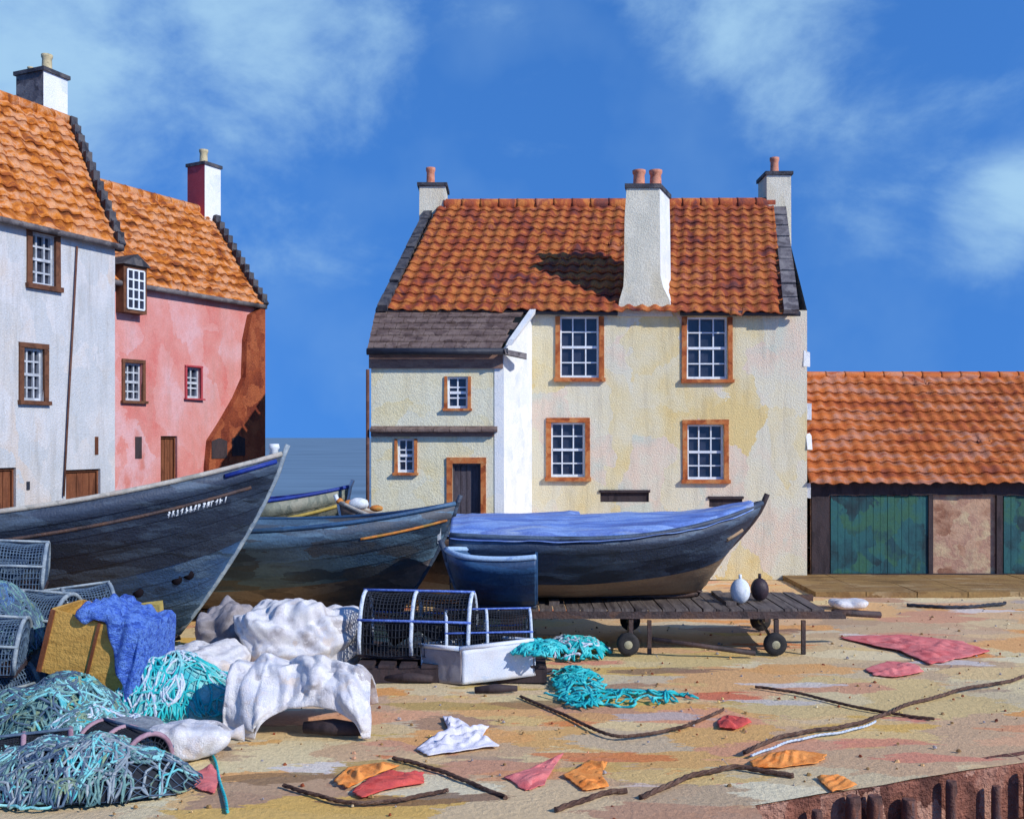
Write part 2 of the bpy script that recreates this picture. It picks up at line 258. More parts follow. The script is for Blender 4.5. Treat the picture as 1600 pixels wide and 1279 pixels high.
# ------------------------------------------------------------------ mesh helpers
def wloc(o):
    v = Vector((0, 0, 0))
    while o: v += o.location; o = o.parent
    return v

class MB:
    def __init__(s): s.v = []; s.f = []; s.m = []; s.uv = []; s.sm = []
    def face(s, idx, m=0, uv=None, sm=False): s.f.append(idx); s.m.append(m); s.uv.append(uv); s.sm.append(sm)
    def poly(s, pts, m=0, sm=False):
        b = len(s.v); s.v += [Vector(p) for p in pts]; s.face(list(range(b, b+len(pts))), m, None, sm)
    def box(s, c, size, mat=None, m=0, jit=0):
        c = Vector(c); hx, hy, hz = [k/2 for k in size]; b = len(s.v)
        for x in (-1, 1):
            for y in (-1, 1):
                for z in (-1, 1):
                    p = Vector((x*hx, y*hy, z*hz))
                    if jit: p += Vector([random.uniform(-jit, jit) for _ in range(3)])
                    if mat: p = mat @ p
                    s.v.append(c+p)
        for q in ((0, 1, 3, 2), (4, 6, 7, 5), (0, 4, 5, 1), (2, 3, 7, 6), (0, 2, 6, 4), (1, 5, 7, 3)): s.face([b+i for i in q], m)
    def prism(s, pts, d, m=0):           # polygon extruded by vector d
        d = Vector(d); n = len(pts); b = len(s.v)
        s.v += [Vector(p) for p in pts]+[Vector(p)+d for p in pts]
        s.face(list(range(b, b+n)), m); s.face(list(range(b+2*n-1, b+n-1, -1)), m)
        for i in range(n): j = (i+1) % n; s.face([b+i, b+n+i, b+n+j, b+j], m)
    def tube(s, path, r, n=6, m=0, caps=True):
        path = [Vector(p) for p in path]; b = len(s.v); K = len(path)
        up = Vector((0, 0, 1))
        for i, p in enumerate(path):
            t = (path[min(i+1, K-1)]-path[max(i-1, 0)])
            t = t.normalized() if t.length > 1e-6 else Vector((1, 0, 0))
            a = t.cross(up)
            if a.length < .05: a = t.cross(Vector((1, 0, 0)))
            a.normalize(); c = a.cross(t)
            rr = r[i] if isinstance(r, (list, tuple)) else r
            for k in range(n):
                an = 2*math.pi*k/n; s.v.append(p+(a*math.cos(an)+c*math.sin(an))*rr)
        for i in range(K-1):
            for k in range(n):
                k2 = (k+1) % n; s.face([b+i*n+k, b+i*n+k2, b+(i+1)*n+k2, b+(i+1)*n+k], m, None, True)
        if caps: s.face([b+k for k in range(n)][::-1], m); s.face([b+(K-1)*n+k for k in range(n)], m)
    def lathe(s, c, prof, n=16, m=0, axis='Z', sm=True):
        c = Vector(c); b = len(s.v)
        for r, h in prof:
            for k in range(n):
                a = 2*math.pi*k/n; x, y = r*math.cos(a), r*math.sin(a)
                s.v.append(c+(Vector((x, y, h)) if axis == 'Z' else Vector((x, h, y)) if axis == 'Y' else Vector((h, x, y))))
        for i in range(len(prof)-1):
            for k in range(n): k2 = (k+1) % n; s.face([b+i*n+k, b+i*n+k2, b+(i+1)*n+k2, b+(i+1)*n+k], m, None, sm)
        s.face([b+k for k in range(n)][::-1], m); s.face([b+(len(prof)-1)*n+k for k in range(n)], m)
    def grid(s, fn, nu, nv, m=0, sm=True, skip=None):
        b = len(s.v)
        for j in range(nv+1):
            for i in range(nu+1): s.v.append(Vector(fn(i/nu, j/nv)))
        for j in range(nv):
            for i in range(nu):
                if skip and skip(i, j): continue
                mm = m(i, j) if callable(m) else m
                s.face([b+j*(nu+1)+i, b+j*(nu+1)+i+1, b+(j+1)*(nu+1)+i+1, b+(j+1)*(nu+1)+i], mm, None, sm)
    def build(s, name, mats, parent=None, solid=0, wire=0, sub=0):
        if not isinstance(mats, (list, tuple)): mats = [mats]
        if parent: off = wloc(parent)
        else:
            xs = [v.x for v in s.v]; ys = [v.y for v in s.v]; zs = [v.z for v in s.v]
            off = Vector(((min(xs)+max(xs))/2, (min(ys)+max(ys))/2, min(zs)))
        me = bpy.data.meshes.new(name); me.from_pydata([tuple(v-off) for v in s.v], [], s.f)
        for mt in mats: me.materials.append(mt)
        for p, k, sm in zip(me.polygons, s.m, s.sm): p.material_index = k; p.use_smooth = sm
        if any(u is not None for u in s.uv):
            l = me.uv_layers.new(name='UV')
            for p, u in zip(me.polygons, s.uv):
                if u:
                    for li in p.loop_indices: l.data[li].uv = u
        me.update()
        o = bpy.data.objects.new(name, me); col.objects.link(o)
        if parent: o.parent = parent
        else: o.location = off
        if solid: md = o.modifiers.new('solid', 'SOLIDIFY'); md.thickness = solid; md.offset = 0
        if wire: md = o.modifiers.new('wire', 'WIREFRAME'); md.thickness = wire; md.use_even_offset = False
        if sub: md = o.modifiers.new('sub', 'SUBSURF'); md.levels = sub; md.render_levels = sub
        return o

def tag(o, label=None, cat=None, group=None, kind=None):
    if label: o['label'] = label
    if cat: o['category'] = cat
    if group: o['group'] = group
    if kind: o['kind'] = kind
    return o
def empty(name, loc=(0, 0, 0), label=None, cat=None, group=None):
    o = bpy.data.objects.new(name, None); col.objects.link(o); o.location = loc; o.empty_display_size = .2
    bpy.context.view_layer.update()
    return tag(o, label, cat, group)
def copy_tree(o, parent=None):
    c = o.copy(); col.objects.link(c); c.parent = parent
    for ch in list(o.children): copy_tree(ch, c)
    return c
def px(x, y, Y): return Vector(((x-800)/F*Y, Y, EYE-(y-HOR)/F*Y))
def gp(x, y, z=0.0):
    Y = (EYE-z)*F/(y-HOR); return Vector(((x-800)/F*Y, Y, z))
def nz(p, s=1.0): return noise.noise(Vector(p)*s)

def crumple(p, f=1.0, seed=0, n=5):
    rs = random.Random(seed*77+5); t = 0
    p = Vector(p)
    for i in range(n):
        d = Vector((rs.gauss(0, 1), rs.gauss(0, 1), rs.gauss(0, 1))).normalized(); fr = f*rs.uniform(.7, 1.6)*(1+.5*i); ph = rs.uniform(0, 9)
        x = (d.dot(p)+.10*nz((p.x*2.3+i, p.y*2.3, p.z*2.3+seed)))*fr+ph
        t += (abs((x % 2)-1)-.5)/(1+.5*i)
    return t
class Wall:
    def __init__(s, A, B, base=0.0):
        s.O = Vector((A[0], A[1], base)); d = Vector((B[0]-A[0], B[1]-A[1], 0)); s.W = d.length; s.u = d.normalized(); s.n = Vector((s.u.y, -s.u.x, 0)); s.base = base
    def P(s, a, z, d=0): return s.O+s.u*a+s.n*d+Vector((0, 0, z-s.base))
    def at(s, x, y):
        k = (x-800)/F   # X = kY
        a = (k*s.O.y-s.O.x)/(s.u.x-k*s.u.y); Y = s.O.y+s.u.y*a
        return a, EYE-(y-HOR)/F*Y
    def rect(s, x0, y0, x1, y1):
        ym = (y0+y1)/2
        a0 = s.at(x0, ym)[0]; a1 = s.at(x1, ym)[0]; xm = (x0+x1)/2
        return (a0, s.at(xm, y1)[1], a1, s.at(xm, y0)[1])
    def mesh(s, mb, H, holes, depth=.14, m=0, a0=0, a1=None, z0=None):
        a1 = s.W if a1 is None else a1; z0 = s.base if z0 is None else z0
        xs = sorted(set([a0, a1]+[h[0] for h in holes]+[h[2] for h in holes]+[a0+(a1-a0)*i/12 for i in range(13)]))
        zs = sorted(set([z0, H]+[h[1] for h in holes if h[1] > z0]+[h[3] for h in holes]))
        for i in range(len(xs)-1):
            for j in range(len(zs)-1):
                cx = (xs[i]+xs[i+1])/2; cz = (zs[j]+zs[j+1])/2
                if any(h[0] < cx < h[2] and h[1] < cz < h[3] for h in holes): continue
                mb.poly([s.P(xs[i], zs[j]), s.P(xs[i+1], zs[j]), s.P(xs[i+1], zs[j+1]), s.P(xs[i], zs[j+1])], m)
        for h in holes:
            c = [(h[0], h[1]), (h[2], h[1]), (h[2], h[3]), (h[0], h[3])]
            for k in range(4):
                p, q = c[k], c[(k+1) % 4]
                mb.poly([s.P(*p), s.P(*q), s.P(q[0], q[1], -depth), s.P(p[0], p[1], -depth)], m)
    def bar(s, mb, a0, z0, a1, z1, d0, d1, m=0, jit=0):
        b = len(mb.v)
        for a in (a0, a1):
            for z in (z0, z1):
                for d in (d0, d1): mb.v.append(s.P(a+random.uniform(-jit, jit), z+random.uniform(-jit, jit), d))
        for q in ((0, 1, 3, 2), (4, 6, 7, 5), (0, 4, 5, 1), (2, 3, 7, 6), (0, 2, 6, 4), (1, 5, 7, 3)): mb.face([b+i for i in q], m)

def window(w, h, parent, margin='margin', nx=3, nz_=4, mw=.085, label=None, head=True, sill=True, sashmat='sash', bar=.022):
    a0, z0, a1, z1 = h
    mb = MB(); d0, d1 = -.02, .028; j = .006
    w.bar(mb, a0-mw, z0, a0, z1, d0, d1, jit=j); w.bar(mb, a1, z0, a1+mw, z1, d0, d1, jit=j)
    if head: w.bar(mb, a0-mw, z1+.001, a1+mw, z1+mw, d0, d1+.004, jit=j)
    if sill: w.bar(mb, a0-mw-.02, z0-mw*.8, a1+mw+.02, z0-.001, d0, d1+.045, jit=j)
    o = mb.build('window', M[margin], parent)
    if label: o['label'] = label
    s = MB(); e = .002; f = .034
    w.bar(s, a0+e, z0+e, a0+f, z1-e, -.115, -.06); w.bar(s, a1-f, z0+e, a1-e, z1-e, -.115, -.06)
    w.bar(s, a0+f, z0+e, a1-f, z0+f*1.3, -.115, -.061); w.bar(s, a0+f, z1-f, a1-f, z1-e, -.115, -.061)
    zm = (z0+z1)/2; w.bar(s, a0+f, zm-.022, a1-f, zm+.022, -.112, -.055)
    for i in range(1, nx): x = a0+(a1-a0)*i/nx; w.bar(s, x-bar/2, z0+f, x+bar/2, z1-f, -.110, -.068)
    for i in range(1, nz_):
        z = z0+(z1-z0)*i/nz_
        if abs(z-zm) > .04: w.bar(s, a0+f, z-bar/2, a1-f, z+bar/2, -.109, -.069)
    s.build('sash', M[sashmat], o)
    g = MB(); w.bar(g, a0+e, z0+e, a1-e, z1-e, -.138, -.118); g.build('pane', M['glass'], o)
    return o

def door(w, h, parent, mat, surround=None, boards=5, label=None):
    a0, z0, a1, z1 = h
    d = MB(); n = boards
    for i in range(n):
        x0 = a0+.03+(a1-a0-.06)*i/n; x1 = a0+.03+(a1-a0-.06)*(i+1)/n
        w.bar(d, x0+.004, z0+.01, x1-.004, z1-.04, -.12, -.085-.004*(i % 2))
    w.bar(d, a0+.031, z0+.012, a1-.031, z1-.042, -.135, -.121)
    o = d.build('door', M[mat], parent)
    if label: o['label'] = label
    f = MB(); w.bar(f, a0+.002, z0+.002, a0+.03, z1-.002, -.13, -.05); w.bar(f, a1-.03, z0+.002, a1-.002, z1-.002, -.13, -.05); w.bar(f, a0+.031, z1-.04, a1-.031, z1-.002, -.13, -.051)
    f.build('door_frame', M[mat], o)
    k = MB(); k.lathe(w.P(a1-.1, (z0+z1)/2, -.07), [(.0, -.02), (.02, -.02), (.024, 0), (.01, .02)], 10, axis='Y'); k.build('handle', M['gutter'], o)
    if surround:
        s = MB(); w.bar(s, a0-.09, z0, a0, z1, -.02, .03, jit=.005); w.bar(s, a1, z0, a1+.09, z1, -.02, .03, jit=.005); w.bar(s, a0-.09, z1+.001, a1+.09, z1+.1, -.02, .034, jit=.005)
        s.build('door_surround', M[surround], o)
    return o

def pantiles(EL, ER, RR, RL, mat, parent, tw=.235, th=.30, name='roof', sag=.03, m0=.0):
    EL, ER, RR, RL = map(Vector, (EL, ER, RR, RL))
    nrm = (ER-EL).cross(RL-EL).normalized()
    W = ((ER-EL).length+(RR-RL).length)/2; Hh = (RL-EL).length
    nc = round(W/tw); nr = round(Hh/th); sg = 6
    mb = MB(); mb.v = []
    rows = []
    for r in range(nr):
        rows += [(r/nr, .030), ((r+1)/nr, .0)]
    jit = {}
    for v, lift in rows:
        for i in range(nc*sg+1):
            u = i/(nc*sg); fr = (i % sg)/sg
            p = EL.lerp(ER, u).lerp(RL.lerp(RR, u), v)
            c = i//sg
            prof = .021*math.sin(2*math.pi*fr)
            w = .035*nz((p.x*.9, p.y*.9, p.z*.9))-sag*math.sin(math.pi*u)*math.sin(math.pi*min(1, v))
            k = (c, rows.index((v, lift))//2)
            if k not in jit: jit[k] = random.uniform(-.008, .008) if random.random() > .04 else random.uniform(-.03, .004)
            mb.v.append(p+nrm*(prof+lift+w+m0+jit[k]*(lift > 0))+ (RL-EL).normalized()*(jit[k]*2*(lift > 0)))
    n = nc*sg+1
    for j in range(len(rows)-1):
        for i in range(nc*sg):
            mb.face([j*n+i, j*n+i+1, (j+1)*n+i+1, (j+1)*n+i], 0, (i//sg+.5, j//2+.5), True)
    o = mb.build(name, M[mat], parent)
    md = o.modifiers.new('edge', 'EDGE_SPLIT'); md.split_angle = R(50)
    md2 = o.modifiers.new('solid', 'SOLIDIFY'); md2.thickness = .02; md2.offset = -1
    return o

def ridge_tiles(A, B, mat, parent, r=.12, step=.38):
    A = Vector(A); B = Vector(B); L = (B-A).length; n = round(L/step); d = (B-A)/n
    mb = MB()
    for i in range(n):
        p = A+d*i; q = A+d*(i+1.06)
        mb.tube([p, p+d*.1, q], [r*1.08, r, r*.97], 10)
    for k, f in enumerate(mb.f): mb.uv[k] = (k//24+.5, 99.5)
    return mb.build('ridge_tiles', M[mat], parent)

def skew(A, B, up, w, t, parent, mat, side, steps=0, name='skew_stones'):   # raised verge from A to B
    A = Vector(A); B = Vector(B); up = Vector(up).normalized(); side = Vector(side).normalized()
    mb = MB(); n = 9
    for i in range(n):
        a = A.lerp(B, i/n); b = A.lerp(B, (i+1)/n-.012)
        h = t*(1+random.uniform(-.12, .12))
        mb.prism([a, b, b+up*h, a+up*h], side*w)
    if steps:
        for i in range(steps):
            f = (i+.5)/steps; c = A.lerp(B, f)+side*w/2
            s = (B-A).length/steps
            dz = (B-A).z/steps; dh = Vector(((B-A).x, (B-A).y, 0))/steps
            q = c-dh*.5+Vector((0, 0, -dz*.5)); h = dh.normalized()
            p0 = A.lerp(B, i/steps); p1 = p0+dh
            mb.prism([p0+Vector((0, 0, -.05)), p1+Vector((0, 0, -.05)), p1+Vector((0, 0, dz+.05+random.uniform(0, .03))), p0+Vector((0, 0, dz+.05+random.uniform(0, .03)))], side*w*1.1)
    return mb.build(name, M[mat], parent)

def pot(c, parent, mat, r=.1, h=.36):
    mb = MB(); mb.lathe(c, [(r*1.05, 0), (r*1.1, h*.08), (r*.9, h*.14), (r*.82, h*.75), (r*.98, h*.86), (r*1.0, h), (r*.72, h), (r*.66, h*.7)], 14)
    return mb.build('chimney_pot', M[mat], parent)

# ------------------------------------------------------------------ ground, sea
def ground():
    XA, YA, SL = 1.66, 6.80, .40
    mb = MB()
    def cols(xs, ys0):
        pass
    def reg(x0, x1, nx, ystart, y1, ny):
        def fn(u, v):
            x = x0+(x1-x0)*u; y0 = ystart(x); y = y0+(y1-y0)*v**1.3
            z = .025*nz((x*.8, y*.8, 0))+.012*nz((x*3, y*3, 5))
            return (x, y, z-.012)
        mb.grid(fn, nx, ny)
    reg(-30, XA, 120, lambda x: -6, 25, 110)
    reg(XA, 30, 110, lambda x: YA+SL*(x-XA), 25, 80)
    tag(mb.build('ground', M['ground']), kind='structure')
    # quay wall dropping to the slip, with coping
    q = MB()
    n = 36
    for i in range(n):
        x0 = XA+(28.4)*i/n; x1 = XA+28.4*(i+1)/n
        a = Vector((x0, YA+SL*(x0-XA), -.02)); b = Vector((x1, YA+SL*(x1-XA), -.02)); d = Vector((0, 0, -2.2))
        for k in range(5):
            z0, z1 = -.02-.44*k, -.02-.44*(k+1)+.02
            t = Vector((.4, -.9, 0)).normalized()*random.uniform(.0, .035)
            aa = a.lerp(b, .012); q.prism([Vector((aa.x, aa.y, z0))+t, Vector((b.x, b.y, z0))+t, Vector((b.x, b.y, z1))+t, Vector((aa.x, aa.y, z1))+t], (-.08, .2, 0))
    q.prism([Vector((XA, YA, -.03)), Vector((XA, -6, -.03)), Vector((XA, -6, -2.2)), Vector((XA, YA, -2.2))], (-.2, 0, 0))
    tag(q.build('quay_wall', M['quay']), 'brown masonry quay wall dropping away at the bottom right', 'wall')
    for i, p in enumerate([1215, 1262, 1318, 1352, 1405, 1470, 1540, 1592]):
        k = (p-800)/F; X = None
        Y = (YA-SL*XA)/(1-SL*k); X = k*Y
        b = MB(); r = random.uniform(.035, .06); cx, cy = X+.04, Y-.09
        hz = random.uniform(-.14, -.04) if i not in (2, 5) else random.uniform(-.03, .0)
        b.lathe((cx, cy, 0), [(r*1.1, -2.2), (r, -1), (r*.95, hz-.04), (r*.8, hz)], 9)
        for v in b.v: v.x += .015*nz((v.x*5, v.y*5, v.z*3+i)); v.y += .01*nz((v.x*5, 3, v.z*3))
        tag(b.build('timber_pile', M['pile']), ['first', 'second', 'third', 'fourth', 'fifth', 'sixth', 'seventh', 'last'][i]+' brown timber pile from the left against the quay wall at bottom right', 'pile', 'timber piles against the quay wall')
    mud = MB(); mud.poly([(1.3, -6, -2.18), (40, -6, -2.18), (40, 26, -2.18), (1.3, 8, -2.18)])
    tag(mud.build('slipway', M['quay']), kind='structure')
    s = MB(); s.poly([(-3500, 24.5, -1.6), (3500, 24.5, -1.6), (3500, 7000, -1.6), (-3500, 7000, -1.6)])
    tag(s.build('sea', M['sea']), kind='structure')
    h = MB(); h.prism([(-30, 25, .0), (30, 25, .0), (30, 25, -2), (-30, 25, -2)], (0, .5, 0)); tag(h.build('harbour_wall', M['quay']), 'low harbour wall at the water edge behind the houses', 'wall')
    p = MB(); a = px(1262, 905, 17.6)
    for i in range(13):
        x0 = 4.75+i*.8
        p.box((x0+.4, 16.6, .02), (.79, 2.0, .11), jit=.006)
    tag(p.build('pavement', M['ochre']), kind='structure')
ground()

# ------------------------------------------------------------------ main cream house
def main_house():
    root = empty('stone_house', (1.5, 18.5, 0), 'tall cream harled house with red pantile roof, projecting white chimney stack and lean-to', 'house')
    xl = (592-800)/F*17.5; xr = (1261-800)/F*17.5
    w = Wall((xl, 17.5), (xr, 17.5)); EZ = 4.73
    holes = [w.rect(875, 494, 936, 590), w.rect(1073, 495, 1137, 592), w.rect(861, 660, 914, 745), w.rect(1074, 663, 1131, 749)]
    slots = [w.rect(938, 769, 1014, 784), w.rect(1108, 779, 1160, 792)]
    mb = MB(); w.mesh(mb, EZ, holes+slots)
    back = [Vector((5.85, 23.9, 0)), Vector((-1.3, 23.9, 0))]
    R1 = w.P(w.W, 0); L1 = w.P(0, 0); up = Vector((0, 0, EZ))
    RLz = Vector((-1.49, 20.7, 7.2)); RRz = Vector((5.62, 20.7, 7.2))
    mb.poly([R1, back[0], back[0]+up, RRz, R1+up]); mb.poly([back[1], L1, L1+up, RLz, back[1]+up]); mb.poly([back[0], back[1], back[1]+up, back[0]+up])
    mb.build('wall', M['cream'], root)
    for i, h in enumerate(holes):
        window(w, h, root, 'margin', 3, 4, head=(i > 1))
    for h in slots:
        s = MB(); w.bar(s, h[0]+.002, h[1]+.002, h[2]-.002, h[3]-.002, -.12, -.03); w.bar(s, h[0]-.02, h[3]+.001, h[2]+.02, h[3]+.045, -.02, .03)
        s.build('vent_slot', M['timber_dark'], root)
    for (x, y) in ((1265, 560), (1268, 643), (1270, 690), (1268, 765)):
        c = px(x-7, y, 17.58); pt = MB(); pt.box(c, (.09, .16, .26), jit=.03); pt.build('corner_stone', M['bright'], root)
    # eaves gutter
    g = MB(); g.tube([px(800, 487, 17.36), px(965, 489, 17.36)], .045, 8); g.build('gutter', M['gutter'], root); g = MB(); g.tube([px(1063, 489, 17.36), px(1250, 490, 17.36)], .045, 8)
    g.build('gutter', M['gutter'], root)
    # roof
    EL = px(602, 484, 17.28); ER = px(1225, 488, 17.28); RL = px(686, 320, 20.7); RR = px(1208, 318, 20.7)
    pantiles(EL, ER, RR, RL, 'tile_main', root)
    b1 = back[1]+up+Vector((0, .2, -.1)); b0 = back[0]+up+Vector((0, .2, -.1))
    rb = MB(); rb.prism([RL, RR, b0, b1], (0, 0, -.06)); rb.build('rear_roof', M['tile_main'], root)
    ridge_tiles(RL+Vector((.1, 0, .0)), RR+Vector((0, 0, 0)), 'tile_main', root)
    upv = (ER-EL).cross(RL-EL).normalized()
    skew(px(590, 486, 17.26), px(664, 334, 20.75), upv, .17, .12, root, 'dark_stone', (1, 0, 0))
    skew(px(1224, 490, 17.26), px(1207, 326, 20.75), upv, .26, .09, root, 'skew', (1, 0, 0))
    # gable chimneys
    for (x0, x1, y0, y1, pc, pt_) in ((655, 696, 291, 345, 671, 30), (1198, 1236, 273, 340, 1216, 28)):
        Y = 20.6; a = px(x0, y0, Y); b = px(x1, y1, Y)
        c = MB(); cx = (a.x+b.x)/2
        c.box((cx, Y+.35, (a.z+b.z)/2-.3), (b.x-a.x, .7, a.z-b.z+.6), jit=.01)
        ch = c.build('chimney', M['stack'], root)
        k = MB(); k.box((cx, Y+.35, a.z+.035), (b.x-a.x+.08, .78, .07), jit=.006); k.build('chimney_cap', M['dark_stone'], ch)
        pot((px(pc, y0, Y).x, Y+.3, a.z+.06), ch, 'pot', .1, pt_*Y/F)
    # wallhead chimney stack
    y = 17.42
    c = MB()
    levels = [(494, 964, 1050, 1066), (468, 968, 1046, 1060), (448, 974, 1036, 1052), (430, 975, 1032, 1048), (340, 976, 1031, 1047), (294, 979, 1031, 1046)]
    rings = []
    for (yy, xa, xb, xc) in levels:
        A = px(xa, yy, y); B = px(xb, yy, y); Cc = Vector((px(xc, yy, y+.75).x, y+.75, A.z)); D = Vector((A.x+.15, y+.75, A.z)); rings.append([A, B, Cc, D])
    for i in range(len(rings)-1):
        for k in range(4):
            k2 = (k+1) % 4; c.poly([rings[i][k], rings[i][k2], rings[i+1][k2], rings[i+1][k]], 1 if k == 1 else 0)  # right side whitened: its sunlight is put into the colour
    c.poly(rings[-1]); c.poly(rings[0][::-1])
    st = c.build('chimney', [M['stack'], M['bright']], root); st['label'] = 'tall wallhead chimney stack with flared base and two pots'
    t = rings[-1]; cap = MB(); ctr = sum(t, Vector())/4
    cap.prism([ctr+(p-ctr)*1.09 for p in t], (0, 0, .075)); cap.build('chimney_cap', M['dark_stone'], st)
    for xx in (999, 1025): pot((px(xx, 290, y+.3).x, y+.35, t[0].z+.07), st, 'pot', .12, .33)
    hb = MB(); w.bar(hb, w.at(1018, 300)[0], w.at(0, 303)[1], w.at(1030, 300)[0], w.at(0, 299)[1]+.0, .08, .1); 
    # ---------------- lean-to
    A = (px(580, 0, 16.2).x, 16.2); B = (px(786, 0, 16.2).x, 16.2)
    l = Wall(A, B); LZ = 3.94
    lh = [l.rect(699, 588, 731, 638), l.rect(621, 685, 647, 738)]; a0, _, a1, z1 = l.rect(707, 724, 751, 760); dh = (a0, 0.02, a1, z1)
    m = MB(); l.mesh(m, LZ, lh+[dh], m=0)
    C = Vector((px(831, 0, 17.5).x, 17.498, 0)); b = l.P(l.W, 0); 
    m.poly([b, C, C+Vector((0, 0, 4.68)), b+Vector((0, 0, LZ))], 1)  # right-facing cheek in white, sunlit brightness painted in
    m.poly([Vector((xl, 17.5, 0)), l.P(0, 0), l.P(0, LZ), Vector((xl, 17.5, 4.68))], 0)
    m.build('lean_to_wall', [M['cream_low'], M['bright']], root)
    co = MB(); l.bar(co, l.W-.14, .0, l.W+.015, LZ-.02, -.2, .012, jit=.004); co.build('corner_strip', M['bright'], root)
    window(l, lh[0], root, 'margin', 2, 3, mw=.05, head=False); window(l, lh[1], root, 'margin', 2, 3, mw=.05, head=False)
    door(l, dh, root, 'door_dark', 'margin', 4)
    # slate catslide
    sl = MB()
    e0 = px(574, 545, 16.0); e1 = px(792, 545, 16.0); e1.x -= .0; t0 = Vector((xl-.05, 17.55, 4.8)); t1 = Vector((px(822, 0, 17.5).x, 17.55, 4.8))
    nr, nc = 7, 12
    for r in range(nr):
        for q_ in range(nc):
            off = .5*(r % 2)
            u0 = max(0, (q_+off-.5)/nc); u1 = min(1, (q_+off+.5)/nc)
            if u1-u0 < .01: continue
            v0 = r/nr; v1 = min(1, (r+1.2)/nr)
            g_ = (u1-u0)*.02
            p = [e0.lerp(e1, u0+g_).lerp(t0.lerp(t1, u0+g_), v0), e0.lerp(e1, u1-g_).lerp(t0.lerp(t1, u1-g_), v0), e0.lerp(e1, u1-g_).lerp(t0.lerp(t1, u1-g_), v1), e0.lerp(e1, u0+g_).lerp(t0.lerp(t1, u0+g_), v1)]
            lift = .03+random.uniform(0, .008)
            p[0].z += lift; p[1].z += lift
            sl.prism(p, (0, 0, -.02))
    sl.build('lean_to_roof', M['slate'], root)
    g2 = MB(); g2.tube([px(573, 549, 15.97), px(794, 549, 15.97)], .055, 8); g2.build('gutter', M['bluepaint'] if False else M['gutter'], root)
    f = MB(); l.bar(f, -.03, 3.62, l.W+.0, 3.9, .0, .06); f.build('brown_board', M['brown_board'], root)  # brown board along the wall top, below the gutter
    sk = MB(); a = Vector((px(790, 0, 16.1).x, 16.05, 3.98)); 
    sk.prism([a, a+Vector((.05, 0, .1)), C+Vector((.03, 0, 4.84)), C+Vector((0, 0, 4.72))], (.1, -.01, 0)); sk.build('verge', M['bright'], root)
    tb = MB(); tb.prism([px(788, 545, 15.9), px(823, 552, 16.3), px(823, 560, 16.3), px(790, 553, 15.9)], (0, .25, 0)); tb.build('verge_end', M['skew'], root)
    st2 = MB(); zc = EYE+(683-671)/F*16.2
    for i in range(8):
        u0 = i/8*l.W*.96; u1 = (i+.98)/8*l.W*.96
        st2.prism([l.P(u0, zc-.04, 0), l.P(u0, zc+.06, 0), l.P(u0, zc-.0, .16), l.P(u0, zc-.035, .16)], l.u*(u1-u0))
    st2.build('drip_ledge', M['slate'], root)
    st3 = MB(); l.bar(st3, 0, zc-.11, l.W*.93, zc-.042, 0, .05); st3.build('ledge_board', M['brown_board'], root)
    sp = MB(); sp.tube([l.P(-.05, 3.6, .05), l.P(-.05, .0, .05)], .03, 6); sp.build('downpipe', M['iron'], root)
    return root
main_house()

